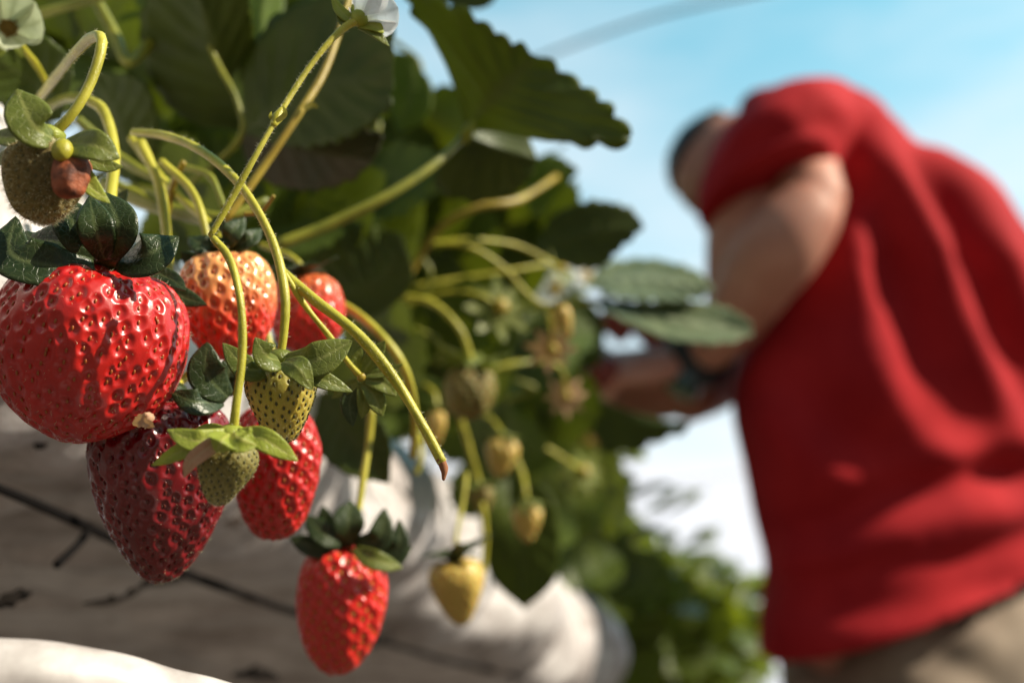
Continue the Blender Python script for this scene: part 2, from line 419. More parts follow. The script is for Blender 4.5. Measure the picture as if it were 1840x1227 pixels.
    lp = .006 * W * (np.sin(S @ np.array([310., 170, 90]) * (.04 / W) + k1) + np.sin(S @ np.array([-120., 260, 220]) * (.04 / W) + k2))
    for i in range(nseed):
        z = seedsz * h; ax = np.array([z * .72, z * .42, z * 1.25])
        n = SN[i]; t = ST[i]; s = np.cross(n, t)
        ellipsoid(mb, S[i] + n * (-dep[i] * (1 - sink) + lp[i]), ax, 7, 6, smi, np.stack([s, n, t]))
    if hairs:
        hv = []; hf = []; c = 0
        idx = rg.integers(0, len(Vf), hairs)
        for i in idx:
            dr = nrm(Nf[i] + rg.normal(0, .35, 3)); base = Vd[i]; Lh = hl * rg.uniform(.5, 1.3)
            x1 = nrm(np.cross(dr, [.3, .5, .8])); x2 = np.cross(dr, x1)
            for z in range(3):
                aa = z * 2.094; hv.append(base + 3.5e-5 * (math.cos(aa) * x1 + math.sin(aa) * x2))
            hv.append(base + dr * Lh); hf += [(c, c + 1, c + 3), (c + 1, c + 2, c + 3), (c + 2, c, c + 3)]; c += 4
        mb.add(hv, hf, hmi)
    return a, e1, e2, h

def px3(l, d): return [P(q[0], q[1], d + (q[2] if len(q) > 2 else 0)) for q in l]

def strawberry(label, top, tip, wpx, d, fm, prof='cone', nseed=200, group=None, calyx=None, auto=0, sepm=None, seplen=.5, lift=.35,
               stalk=None, sr=(.0009, .0009), hairs=0, shairs=0, seedm=None, res=(160, 200), seed=1, dtip=0., name='strawberry', stm=None, cat='strawberry', asp=1.0, **kw):
    T = P(top[0], top[1], d); B = P(tip[0], tip[1], d + dtip); W = wpx * d / FPX
    o = thing(name, label, cat, T, group)
    mb = MB()
    a, e1, e2, h = fruit_mesh(mb, T, B, W, prof, nseed, res[0], res[1], seed=seed, hairs=hairs, **kw)
    mb.build('flesh', [fm, seedm or SEED_R, HAIR], o)
    # calyx: a small disc with sepals
    cb = MB(); rc = W * .17 * asp
    sepm = sepm or SEP_DARK
    ellipsoid(cb, T - a * .0006, (rc, rc, .0016 + rc * .15), 16, 8, 0, np.stack([e1, e2, a]))
    cal = cb.build('calyx', [sepm], o)
    rg = np.random.default_rng(seed + 5)
    if calyx:
        for pts, wd, *rest in calyx:
            m = rest[0] if rest else sepm
            cup = rest[1] if len(rest) > 1 else .28
            s = MB(); q = px3(pts, d); wv = wd * d / FPX
            blade(s, q, -FWD + .35 * UPV + .25 * RGT, wv, PROF_SEP, cup, nu=30, nv=6, pleat=.035, nve=7)
            so = s.build('sepal', [m], cal)
            so.modifiers.new('thickness', 'SOLIDIFY').thickness = .00025
    for k in range(auto):
        an = 6.283 * k / auto + rg.normal(0, .15); e = math.cos(an) * e1 + math.sin(an) * e2
        Ls = W * seplen * rg.uniform(.8, 1.2); lf = lift + rg.normal(0, .15)
        s = MB(); b0 = T + e * rc * .5
        q = [b0, b0 + e * Ls * .5 - a * Ls * (.10 + lf * .35), b0 + e * Ls * .9 - a * Ls * lf]
        blade(s, q, -a, Ls * .42, PROF_SEP, .25, nu=16, nv=3, pleat=.02, nve=6)
        so = s.build('sepal', [sepm], cal)
        so.modifiers.new('thickness', 'SOLIDIFY').thickness = .00025
    if stalk:
        s = MB(); q = [P(*z) for z in stalk]
        if len(stalk) > 0: q.append(T)
        tube(s, q, sr, 40, 12, hairs=shairs, seed=seed)
        s.build('stalk', [stm or STALK, HAIR], o)
    return o

D1 = .222
strawberry('large round glossy red strawberry at far left, biggest in the picture', (200, 468), (118, 794), 326, D1, RED, 'globe', 520,
    calyx=[([(170, 480, -.008), (95, 478, -.014), (20, 455, -.016), (28, 388, -.012)], 82),
           ([(170, 475, -.004), (130, 440, -.006), (62, 430, -.004), (45, 415, -.002)], 60),
           ([(178, 470, -.006), (140, 415, -.010), (105, 352, -.006)], 70),
           ([(188, 468, -.008), (172, 410, -.014), (160, 352, -.010)], 58),
           ([(200, 465, -.008), (212, 405, -.012), (188, 345, -.008)], 66),
           ([(214, 466, -.006), (262, 458, -.012), (322, 425, -.008)], 80),
           ([(230, 475, .008), (300, 498, .010), (334, 522, .006)], 34),
           ([(225, 480, .012), (320, 530, .012), (372, 548, .010)], 44),
           ([(180, 470, .014), (190, 400, .022), (230, 340, .024)], 60)],
    stalk=[(155, 178, .262), (186, 200, .258), (205, 268, .25), (200, 345, .238), (195, 420, .228)], sr=(.0013, .0014, .0013), shairs=240,
    hairs=900, res=(330, 460), seed=3, pit=.19, sig=.37, elong=1.3, seedm=SEED_R, irr=.02, seedsz=.13, sink=.15)
strawberry('dark red pointed strawberry hanging under the largest one', (292, 705), (292, 1050), 252, .238, RED_DK, 'cone', 420,
    calyx=[([(400, 720, -.004), (352, 722, -.012), (306, 704, -.012)], 48),
           ([(410, 715, -.004), (372, 672, -.010), (372, 614, -.010)], 66),
           ([(415, 712, .0), (410, 680, -.002), (418, 640, 0)], 55),
           ([(300, 712, .005), (240, 700, .004), (190, 720, .0)], 50)],
    stalk=[(290, 290, .27), (345, 345, .265), (372, 425, .26), (395, 560, .26), (350, 660, .255)], sr=(.0011, .0011),
    hairs=700, res=(300, 380), seed=8, pit=.18, sig=.36, elong=1.3, seedm=SEED_D, irr=.02, seedsz=.14, sink=.2)
strawberry('orange and red half ripe strawberry behind a yellow stalk', (402, 446), (418, 652), 166, .255, RED_OR, 'globe', 210,
    calyx=[([(400, 450, 0), (365, 440, -.004), (338, 425, -.002)], 40), ([(405, 446, 0), (415, 420, -.004), (440, 390, 0)], 38),
           ([(410, 448, 0), (445, 430, -.002), (470, 410, .002)], 34), ([(398, 446, .004), (390, 415, .006), (398, 385, .006)], 36),
           ([(395, 448, .004), (350, 470, .006), (325, 452, .004)], 36)],
    stalk=[(235, 248, .29), (282, 310, .285), (330, 360, .275), (385, 410, .265)], sr=(.0012, .0011), res=(200, 280), seed=12, pit=.20, sig=.38, seedsz=.16, sink=.15, seedm=SEED_O, hairs=200)
strawberry('blurred red strawberry half hidden behind the thick arching stalk', (545, 490), (560, 640), 138, .30, RED_SH, 'globe', 170,
    auto=7, seplen=.45, lift=.2, stalk=[(470, 440, .31), (510, 455, .305), (535, 470, .30)], res=(140, 200), seed=15, pit=.15, seedm=SEED_O)
strawberry('red strawberry behind the pale dangling unripe fruit', (500, 722), (492, 972), 164, .264, RED, 'bluntcone', 230,
    auto=6, seplen=.3, lift=.1, stalk=[(470, 560, .28), (490, 640, .275)], res=(220, 280), seed=21, pit=.22, sig=.38, seedsz=.16, sink=.3, hairs=200, dtip=.0)
strawberry('sharp green yellow unripe strawberry at the centre of the cluster', (502, 648), (512, 796), 128, .214, GREEN, 'taper', 230,
    calyx=[([(502, 648, -.004), (480, 640, -.012), (458, 606, -.012)], 52, SEP),
           ([(498, 650, -.003), (448, 664, -.008), (400, 616, -.006)], 44, SEP),
           ([(512, 646, -.003), (565, 648, -.006), (633, 612, -.004)], 64, SEP),
           ([(508, 650, -.008), (535, 660, -.013), (562, 700, -.012)], 46, SEP, -.2),
           ([(515, 652, -.004), (570, 678, -.006), (634, 704, -.004)], 34, SEP),
           ([(500, 648, .004), (470, 660, .008), (430, 660, .008)], 40, SEP)],
    stalk=[(240, 238, .258), (290, 243, .248), (345, 262, .238), (400, 300, .23), (450, 358, .224), (492, 440, .219), (512, 530, .215), (509, 605, .214)], sr=(.0010, .0011, .0010, .00095), shairs=480,
    hairs=700, res=(220, 280), seed=30, pit=.10, sig=.30, seedsz=.20, sink=.85, seedm=SEED_G, sepm=SEP, stm=STALK, hl=.0007, asp=1.2)
strawberry('small olive unripe strawberry dangling in front with lime calyx', (418, 786), (388, 908), 104, .196, OLIVE, 'taper', 200,
    calyx=[([(412, 776, -.002), (355, 792, -.006), (300, 772, -.004)], 40, SEP_LIME),
           ([(408, 780, -.002), (345, 802, -.006), (272, 836, -.004)], 32, SEP_LIME),
           ([(405, 782, -.004), (380, 800, -.008), (345, 828, -.008), (330, 858, -.007)], 30, SEP_TIP),
           ([(420, 776, -.006), (432, 788, -.010), (462, 800, -.008)], 52, SEP_LIME, -.3),
           ([(424, 776, -.002), (475, 790, -.006), (536, 828, -.004)], 42, SEP_LIME),
           ([(412, 778, -.006), (398, 792, -.011), (388, 812, -.010)], 56, SEP_LIME, -.3),
           ([(415, 778, .004), (370, 778, .006), (330, 800, .006)], 34, SEP_LIME)],
    stalk=[(383, 428, .206), (412, 465, .204), (432, 540, .20), (435, 640, .198), (424, 730, .196)], sr=(.0008, .0008, .0009), shairs=120,
    hairs=900, res=(120, 160), seed=34, pit=.10, seedsz=.2, sink=.8, seedm=SEED_G, sepm=SEP_LIME, asp=1.6, hl=.0006)
wf = strawberry('withered brown strawberry with an orange rotten patch at top left', (88, 248), (72, 402), 140, .200, BROWNF, 'bluntcone', 220,
    calyx=[([(95, 250, -.004), (60, 225, -.008), (30, 160, -.006)], 78, SEP),
           ([(85, 255, -.002), (40, 248, -.004), (-30, 245, -.002)], 40, SEP),
           ([(85, 262, -.002), (40, 275, -.004), (-20, 290, -.002)], 40, SEP),
           ([(115, 258, -.004), (170, 262, -.007), (216, 285, -.005)], 62, SEP),
           ([(118, 265, -.002), (180, 295, .0), (222, 300, .001)], 30, SEP),
           ([(122, 268, -.004), (160, 330, -.006), (198, 366, -.004)], 34, SEP_LIME)],
    stalk=[(60, 190, .28), (112, 124, .24), (135, 96, .224), (162, 70, .212), (181, 66, .206), (181, 92, .204), (162, 150, .202), (130, 205, .200)], sr=(.0011, .0011, .0011), shairs=420,
    hairs=2600, res=(120, 160), seed=41, pit=.16, seedsz=.12, seedm=SEED_G, sepm=SEP_LIME, asp=1.2, hl=.0011)
s = MB(); ellipsoid(s, P(128, 316, .1935), (.0036, .0028, .0052), 40, 30, 0)
v = s.v[0]; s.v[0] = v + .0004 * np.sin(v * 1300) * np.sin(v[:, [1, 2, 0]] * 900)
tag(s.build('rotten_patch', [ROT], wf), 'soft orange rotten patch')
s = MB(); ellipsoid(s, P(112, 270, .1925), (.0020, .0018, .0024), 20, 12, 0)
s.build('stalk_joint', [STALK], wf)
strawberry('ripe red conical strawberry hanging alone at the bottom centre', (622, 972), (602, 1212), 160, .30, RED_BR, 'bluntcone', 260,
    calyx=[([(628, 975, -.004), (626, 940, -.006), (630, 898, -.002)], 56),
           ([(618, 972, -.004), (585, 962, -.008), (548, 925, -.004)], 40),
           ([(612, 975, -.004), (575, 985, -.006), (520, 965, -.004)], 38),
           ([(638, 975, -.002), (680, 968, -.006), (692, 912, -.003)], 46),
           ([(642, 980, -.002), (712, 985, -.004), (718, 932, -.002)], 40),
           ([(636, 984, -.006), (672, 1005, -.012), (724, 1020, -.008)], 34, SEP),
           ([(645, 982, 0), (705, 1008, -.004), (742, 980, -.002)], 26),
           ([(612, 970, .004), (590, 950, .008), (580, 908, .008)], 38)],
    stalk=[(668, 735, .312), (662, 800, .31), (652, 860, .306), (642, 925, .302)], sr=(.0011, .0011), res=(200, 260), seed=50, pit=.22, sig=.38, seedsz=.14, sink=.2, seedm=SEED_Y)
strawberry('pale yellow unripe strawberry right of the lowest red one', (818, 1002), (830, 1122), 100, .385, YELLOW, 'taper', 180,
    auto=9, seplen=.62, lift=.25, stalk=[(838, 850, .40), (832, 900, .395), (820, 960, .388)], sr=(.0009, .0009), res=(100, 140), seed=54, pit=.12, seedm=SEED_Y)
s = MB(); blade(s, [P(238, 762, .2035), P(262, 752, .2015), P(276, 744, .2025)], -FWD, .0022, PROF_PETAL, .5, nu=30, nv=6, teeth=4, tooth=.5)
blade(s, [P(250, 756, .2025), P(266, 762, .2010), P(274, 770, .2022)], -FWD, .0016, PROF_PETAL, .6, nu=30, nv=6, teeth=3, tooth=.5)
tag(s.build('dried_petal', [SEP_TIP]), 'tiny crumpled dry petal stuck low on the largest strawberry', 'petal')
GR = 'small unripe strawberries out of focus behind the cluster'
strawberry('brownish unripe strawberry with spread sepals behind, under an arched stalk', (846, 655), (838, 756), 96, .43, OLIVE, 'globe', 120, group=GR,
    auto=8, seplen=.75, lift=.15, sepm=SEP, stalk=[(610, 545, .44), (690, 532, .44), (772, 542, .435), (822, 585, .43), (842, 630, .43)], sr=(.0016, .0014, .0012), res=(60, 80), seed=60)
strawberry('small olive unripe strawberry below a bent stalk, centre right', (906, 785), (896, 858), 62, .50, YELLOW, 'taper', 90, group=GR,
    auto=6, seplen=.5, lift=.2, sepm=SEP, stalk=[(860, 740, .52), (885, 755, .51)], sr=(.001, .001), res=(50, 70), seed=61)
strawberry('narrow yellow unripe fruit beside the long diagonal stalk', (786, 735), (780, 802), 36, .46, YELLOW, 'bluntcone', 60, group=GR,
    auto=5, seplen=.5, lift=.3, sepm=SEP, stalk=[(760, 690, .47), (780, 705, .465)], sr=(.001, .001), res=(40, 60), seed=62)
strawberry('brown yellow unripe fruit above the hanging dark leaf', (945, 902), (948, 975), 58, .50, YELLOW, 'taper', 70, group=GR,
    auto=7, seplen=.55, lift=-.3, sepm=SEP, stalk=[(918, 800, .52), (938, 850, .51), (944, 880, .50)], sr=(.0012, .0012), res=(50, 70), seed=63)
strawberry('tiny yellow fruit at the end of the upper arching truss', (1003, 548), (1022, 606), 36, .47, YELLOW, 'taper', 60, group=GR,
    auto=7, seplen=.9, lift=.1, sepm=SEP, stalk=[(760, 438, .46), (838, 442, .46), (898, 475, .465), (942, 522, .47), (975, 548, .47)], sr=(.0011, .0010), res=(40, 60), seed=64)
strawberry('large blurred yellow fruit in the leaves left of the picker', (1045, 735), (1062, 862), 74, .78, YELLOW, 'taper', 80, group=GR,
    auto=6, seplen=.6, lift=.3, sepm=SEP, stalk=[(1010, 690, .80), (1035, 710, .79)], sr=(.0015, .0015), res=(40, 60), seed=65)
strawberry('small green fruit on a short forked stalk at mid height', (862, 872), (872, 925), 46, .47, OLIVE, 'taper', 60, group=GR,
    auto=7, seplen=.8, lift=.0, sepm=SEP, stalk=[(826, 745, .46), (842, 800, .465), (856, 850, .47)], sr=(.0014, .0013), res=(40, 60), seed=66)

# berries at the picker's fingers
strawberry('shiny red strawberry held at the fingertips of the picker', (1105, 548), (1120, 618), 72, 1.02, RED_DK, 'cone', 60, group='berries being picked',
    auto=6, seplen=.5, sepm=SEP_DARK, res=(50, 70), seed=70, stalk=[(1085, 500, 1.05), (1095, 525, 1.04)], sr=(.001, .001))
strawberry('dark red strawberry above the wrist of the picker', (1165, 560), (1178, 628), 74, 1.04, RED_DK, 'cone', 60, group='berries being picked',
    auto=6, seplen=.5, sepm=SEP_DARK, res=(50, 70), seed=71, stalk=[(1150, 515, 1.06), (1160, 540, 1.05)], sr=(.001, .001))
strawberry('red strawberry under the fingertips of the picker', (1080, 640), (1092, 700), 58, 1.02, RED_DK, 'cone', 60, group='berries being picked',
    auto=6, seplen=.5, sepm=SEP_DARK, res=(50, 70), seed=72, stalk=[(1060, 600, 1.05), (1072, 620, 1.03)], sr=(.001, .001))

# ------------------------------------------------------------------ flowers
PETAL_DULL = leaf_mat('petal_closed', (.50, .54, .40), (.68, .70, .56), (.50, .55, .30), (.6, .65, .4), .3, .5)
def flower(label, c, d, face, rpx, np_=5, seps=None, sepm=None, stalk=None, sr=(.0009, .0009), shairs=0, petals=True, group=None, seed=0, sepscale=.8, name='strawberry_flower', cat='flower', cup=.2, stm=None, centre=None, pm=None):
    C = P(c[0], c[1], d); Rm = rpx * d / FPX; f = nrm(face); rg = np.random.default_rng(seed)
    e1 = nrm(np.cross(f, [0.1, .3, 1])); e2 = np.cross(f, e1)
    o = thing(name, label, cat, C, group)
    h = MB(); ellipsoid(h, C, (Rm * .26, Rm * .26, Rm * .2), 16, 10, 0, np.stack([e1, e2, f]))
    if petals or centre:
        for k in range(60):
            an = rg.random() * 6.283; r = Rm * .26 * math.sqrt(rg.random()); q = C + r * (math.cos(an) * e1 + math.sin(an) * e2) + f * Rm * .2
            ellipsoid(h, q, (Rm * .03, Rm * .03, Rm * .05), 5, 4, 0, np.stack([e1, e2, f]))
    hub = h.build('flower_centre', [centre or (ANTH if petals else STALK_RED)], o)
    if petals:
        for k in range(np_):
            an = 6.283 * k / np_ + rg.normal(0, .1); e = math.cos(an) * e1 + math.sin(an) * e2; s = MB()
            blade(s, [C + e * Rm * .15, C + e * Rm * .6 + f * Rm * cup * .6, C + e * Rm * (1.05 - cup * .3) + f * Rm * (cup + rg.normal(0, .08))], f, Rm * (.85 if cup < .5 else 1.15), PROF_PETAL, .15, nu=20, nv=5, pleat=.01, nve=4)
            s.build('petal', [pm or PETAL], o)
    if seps:
        for pts, wd, *rest in seps:
            s = MB(); blade(s, px3(pts, d), -FWD + .35 * UPV + .25 * RGT, wd * d / FPX, PROF_NARROW if wd < 26 else PROF_SEP, .3, nu=26, nv=5, pleat=.03, nve=6)
            so = s.build('sepal', [rest[0] if rest else (sepm or SEP)], o); so.modifiers.new('thickness', 'SOLIDIFY').thickness = .00025
    else:
        for k in range(8):
            an = 6.283 * k / 8 + .3; e = math.cos(an) * e1 + math.sin(an) * e2; s = MB(); L = Rm * sepscale
            blade(s, [C + e * Rm * .1 - f * Rm * .1, C + e * L * .6 - f * Rm * .15, C + e * L - f * Rm * rg.uniform(-.1, .4)], f, L * .38, PROF_NARROW, .2, nu=14, nv=3, pleat=.01, nve=4)
            s.build('sepal', [sepm or SEP], o)
    if stalk:
        s = MB(); tube(s, [P(*q) for q in stalk] + [C - f * Rm * .1], sr, 50, 12, hairs=shairs, seed=seed); s.build('stalk', [stm or STALK, HAIR], o)
    return o
fl = flower('white flower seen from below on a long straight stalk at top centre', (646, 34), .228, (.52, .25, .80), 66,
    seps=[([(638, 42), (612, 20), (596, -8)], 24, SEP_LIME), ([(640, 44), (650, 30), (632, 8)], 34, SEP_LIME), ([(645, 48), (672, 58), (700, 84)], 22, SEP),
          ([(645, 46), (670, 45), (690, 60)], 26, SEP_LIME), ([(634, 46), (618, 40), (604, 18)], 20, SEP)],
    stalk=[(378, 424, .210), (408, 372, .211), (448, 300, .213), (498, 212, .217), (548, 132, .222), (590, 78, .225), (622, 48, .227)],
    sr=(.0007, .0007, .0006, .00065, .0009), centre=SEP_LIME, shairs=700, seed=5, cup=.75)
nb = MB()
tube(nb, [P(490, 226, .216), P(498, 212, .217), P(507, 196, .2175)], (.0007, .0013, .0006), 12, 10)
blade(nb, [P(496, 218, .215), P(512, 206, .214), P(508, 188, .2145)], -FWD, .0014, PROF_NARROW, .2, nu=12, nv=3)
blade(nb, [P(497, 218, .2165), P(486, 210, .216), P(488, 200, .2165)], -FWD, .0010, PROF_NARROW, .2, nu=12, nv=3)
nb.build('stalk_node', [STALK], fl)
flower('faded white flower with yellow brown centre at the top left corner', (14, 52), .265, (.55, -.75, -.35), 66, seed=8, cup=1.15, centre=BUDC, pm=PETAL_DULL, stalk=[(90, 160, .29), (60, 110, .28)])
flower('spent flower with grey green sepals hanging beside the sharp unripe fruit', (650, 678), .232, (.5, -.3, -.6), 34, petals=False,
    seps=[([(652, 672), (662, 655), (692, 612)], 30), ([(655, 675), (692, 668), (724, 654)], 20), ([(655, 682), (690, 690), (712, 712)], 34),
          ([(652, 688), (672, 712), (688, 748)], 36), ([(646, 690), (628, 720), (634, 766)], 32, SEP_DARK), ([(642, 686), (618, 700), (596, 716)], 24),
          ([(644, 674), (640, 650), (650, 624)], 24), ([(648, 688), (655, 720), (650, 752)], 28)],
    stalk=[(512, 492, .222), (545, 545, .224), (590, 602, .227), (625, 650, .23)], sr=(.0007, .0007), shairs=60, seed=11)
GF = 'small blurred flowers on the middle trusses'
flower('blurred white blossom left of the pale leaf', (1000, 522), .60, (-.3, -.8, .3), 46, seed=21, group=GF, stalk=[(940, 560, .62), (975, 545, .61)])
flower('blurred white blossom just above the pale leaf stem', (1052, 500), .64, (.2, -.7, .5), 42, seed=22, group=GF, stalk=[(1000, 560, .66), (1030, 530, .65)])
flower('spent flower on the long upper truss against dark leaves', (1012, 482), .50, (.6, -.6, .1), 34, petals=False, seed=23, group=GF, sepscale=1.2,
       stalk=[(762, 438, .46), (850, 431, .465), (925, 440, .48), (985, 468, .49)], sr=(.0010, .0009))
flower('lime green spent flower in front of the serrated dark leaf', (1080, 430), .56, (-.3, -.7, .5), 38, petals=False, seed=24, group=GF, sepscale=1.2, sepm=SEP_LIME, stalk=[(740, 516, .50), (830, 500, .51), (925, 485, .52), (1020, 468, .54), (1060, 450, .55)], sr=(.0011, .0010))
flower('green sepal cluster between two arching stalks', (900, 550), .48, (.2, -.8, -.1), 60, petals=False, seed=25, group=GF, sepscale=1.15, sepm=SEP, stalk=[(700, 560, .48), (800, 525, .48), (860, 530, .48)], sr=(.0010, .0009))
flower('hanging dry sepal cluster under the upper truss', (992, 628), .48, (.1, -.6, -.7), 46, petals=False, seed=26, group=GF, sepscale=1.1, sepm=SEP_TIP, stalk=[(985, 560, .475), (990, 595, .478)], sr=(.0009, .0008))
flower('pale dry blossom left of the large blurred yellow fruit', (1018, 712), .55, (.1, -.8, -.4), 34, petals=False, seed=27, group=GF, sepscale=1.2, sepm=SEP_TIP, stalk=[(885, 662, .52), (950, 650, .53), (1005, 660, .54)], sr=(.0011, .001))
flower('olive sepal cluster at a stalk end near the white bed', (1050, 845), .62, (.1, -.8, .2), 46, petals=False, seed=28, group=GF, sepscale=1.1, sepm=SEP, stalk=[(905, 792, .58), (970, 800, .60), (1020, 828, .61)], sr=(.0013, .0012))

# ------------------------------------------------------------------ plants
def poly3(l, dflt): return np.array([P(q[0], q[1], q[2] if len(q) > 2 else dflt) for q in l])
def traced(root, d, mid, left, right, mat=None, teeth=12, tooth=.09, tr=(.15, .99), name='leaf', pleat=.045, lab=None, nu=None):
    nu = nu or max(50, teeth * 9)
    mb = MB(); sheet_leaf(mb, catmull(poly3(mid, d), nu), catmull(poly3(left, d), nu), catmull(poly3(right, d), nu), nu, 9, teeth, tooth, tr, pleat, 8, 0.)
    o = mb.build(name, [mat or LEAF], root)
    o.modifiers.new('thickness', 'SOLIDIFY').thickness = .0003
    if lab: tag(o, lab)
    return o
def petiole(root, pts, r, mat=None, n=36, hairs=0, name='petiole', mi=None):
    mb = MB(); tube(mb, [P(*q) for q in pts], r, n, 10, seed=int(pts[0][0]), hairs=hairs); o = mb.build(name, [mat or STALK, HAIR], root); return o
def auto_leaflet(parent, base, fwd, nh, L, mat, rg, droop=.25, name='leaflet', hi=False):
    mb = MB(); f = nrm(fwd); n = nrm(np.asarray(nh) - (np.asarray(nh) @ f) * f); 
    q = [base, base + f * L * .5 + n * L * .06, base + f * L * .97 - n * L * droop * .6]
    blade(mb, q, n, L * rg.uniform(.82, 1.0), PROF_LEAF, rg.uniform(-.15, .4), teeth=7, tooth=.2, nu=64 if not hi else 100, nv=4 if not hi else 6, pleat=.05, nve=7)
    o = mb.build(name, [mat], parent); return o
def trifoliate(root, pts, nh, L, mat, rg, r=.0012, hi=False, smat=None, droop=.25):
    """a leaf: petiole mesh carrying three leaflets"""
    p = [np.asarray(q) for q in pts]; mb = MB(); tube(mb, p, (r * 1.2, r), 18, 7, seed=int(L * 9000)); lf = mb.build('leaf', [smat or STALK_DK, HAIR], root)
    f = nrm(p[-1] - p[-2]); nh = np.asarray(nh, float); n = nrm(nh - (nh @ f) * f); s = np.cross(f, n)
    auto_leaflet(lf, p[-1] + f * L * .05, f, n, L, mat, rg, droop, hi=hi)
    auto_leaflet(lf, p[-1], f * .35 + s, n + s * .3, L * .92, mat, rg, droop, hi=hi)
    auto_leaflet(lf, p[-1], f * .35 - s, n - s * .3, L * .92, mat, rg, droop, hi=hi)
    return lf

GP = 'strawberry plants along the raised bed'
plantA = thing('strawberry_plant', 'nearest strawberry plant filling the upper left with large dark leaves', 'plant', R(.30, .30, .19), GP)
plantB = thing('strawberry_plant', 'second strawberry plant with a big serrated leaf spread against the sky', 'plant', R(.52, .29, .19), GP)
plantC = thing('strawberry_plant', 'third strawberry plant holding the pale leaf in front of the picker', 'plant', R(.80, .28, .19), GP)
plantD = thing('strawberry_plant', 'strawberry plant beside the hands of the picker', 'plant', R(1.15, .28, .19), GP)
plantE = thing('strawberry_plant', 'sunlit strawberry plant spilling down behind the end of the white film', 'plant', R(1.6, .28, .19), GP)
plantF = thing('strawberry_plant', 'farthest strawberry plant close to the shirt hem of the picker', 'plant', R(2.2, .28, .19), GP)

# traced leaves (base, rib, edges)
traced(plantB, .36, [(838, 234, .365), (885, 178, .355), (962, 100, .35)],
       [(838, 234, .365), (820, 175, .36), (775, 80, .35), (733, -6, .34), (808, 10, .34), (888, 58, .345), (962, 100, .35)],
       [(838, 234, .365), (900, 242, .36), (1010, 254, .35), (1134, 252, .345), (1085, 188, .345), (1020, 134, .348), (962, 100, .35)], LEAF_MID,
       teeth=7, tooth=.12, tr=(.40, 1.0), pleat=.02, lab='large serrated dark green leaf against the sky', nu=150)
traced(plantB, .39, [(838, 242, .375), (900, 268, .385), (966, 285, .39)], [(838, 242, .375), (890, 232, .385), (940, 236, .39), (966, 285, .39)],
       [(838, 242, .375), (785, 300, .39), (800, 350, .395), (880, 362, .395), (940, 335, .39), (966, 285, .39)], teeth=7, tooth=.10)
traced(plantB, .45, [(715, 240, .45), (738, 170, .45), (742, 100, .45)], [(715, 240, .45), (692, 170, .45), (700, 100, .45), (742, 100, .45)],
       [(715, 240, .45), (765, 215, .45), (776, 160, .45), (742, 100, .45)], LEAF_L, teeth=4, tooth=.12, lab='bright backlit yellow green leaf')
traced(plantA, .325, [(436, 236, .345), (560, 158, .33), (706, 138, .32)], [(436, 236, .345), (452, 90, .34), (560, -10, .33), (690, 40, .32), (706, 138, .32)],
       [(436, 236, .345), (510, 262, .335), (610, 252, .325), (690, 205, .32), (706, 138, .32)], teeth=7, tooth=.14, tr=(.35, 1), nu=130)
traced(plantA, .345, [(430, 245, .35), (540, 268, .345), (668, 292, .335)], [(430, 245, .35), (520, 205, .345), (620, 222, .34), (684, 246, .335), (668, 292, .335)],
       [(430, 245, .35), (455, 312, .35), (540, 340, .345), (615, 330, .34), (668, 292, .335)], LEAF_BROWN, teeth=7, tooth=.16, tr=(.3, 1))
traced(plantA, .335, [(452, 235, .36), (398, 120, .335), (350, -30, .315)], [(452, 235, .36), (330, 215, .345), (255, 110, .33), (270, -20, .32), (350, -30, .315)],
       [(452, 235, .36), (458, 120, .345), (450, 10, .325), (420, -40, .318), (350, -30, .315)], teeth=11, tooth=.06)
traced(plantA, .37, [(470, 120, .37), (470, 40, .38), (480, -30, .39)], [(470, 120, .37), (440, 60, .38), (430, -10, .39), (480, -30, .39)],
       [(470, 120, .37), (500, 60, .38), (510, -10, .39), (480, -30, .39)], LEAF_L, teeth=8)
traced(plantA, .345, [(245, 335, .34), (215, 230, .335), (165, 130, .33)], [(245, 335, .34), (190, 300, .34), (130, 190, .335), (165, 130, .33)],
       [(245, 335, .34), (285, 260, .34), (260, 150, .33), (165, 130, .33)], teeth=9, tooth=.06)
traced(plantA, .30, [(110, 215, .29), (60, 150, .29), (-40, 90, .28)], [(110, 215, .29), (50, 215, .29), (-30, 160, .285), (-40, 90, .28)],
       [(110, 215, .29), (130, 120, .29), (60, 60, .285), (-40, 90, .28)], LEAF, teeth=9, tooth=.06)
traced(plantC, .50, [(960, 446, .50), (1060, 420, .50), (1158, 408, .50)], [(960, 446, .50), (995, 388, .50), (1060, 362, .50), (1130, 374, .50), (1158, 408, .50)],
       [(960, 446, .50), (1005, 475, .5), (1075, 482, .5), (1112, 448, .5), (1158, 408, .5)], teeth=8, tooth=.17, tr=(.2, 1))
traced(plantC, .50, [(940, 350, .50), (1000, 318, .50), (1040, 306, .50)], [(940, 350, .5), (955, 292, .5), (1000, 280, .5), (1040, 306, .5)],
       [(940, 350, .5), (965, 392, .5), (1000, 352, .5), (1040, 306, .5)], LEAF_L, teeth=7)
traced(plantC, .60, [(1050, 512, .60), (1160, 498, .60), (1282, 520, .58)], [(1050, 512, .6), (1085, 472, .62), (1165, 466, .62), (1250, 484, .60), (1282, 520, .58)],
       [(1050, 512, .6), (1110, 532, .58), (1190, 534, .575), (1250, 534, .575), (1282, 520, .58)], LEAF_PALE, pleat=.09, teeth=9, tooth=.20, tr=(.2, 1), lab='pale sunlit leaf pointing at the picker')
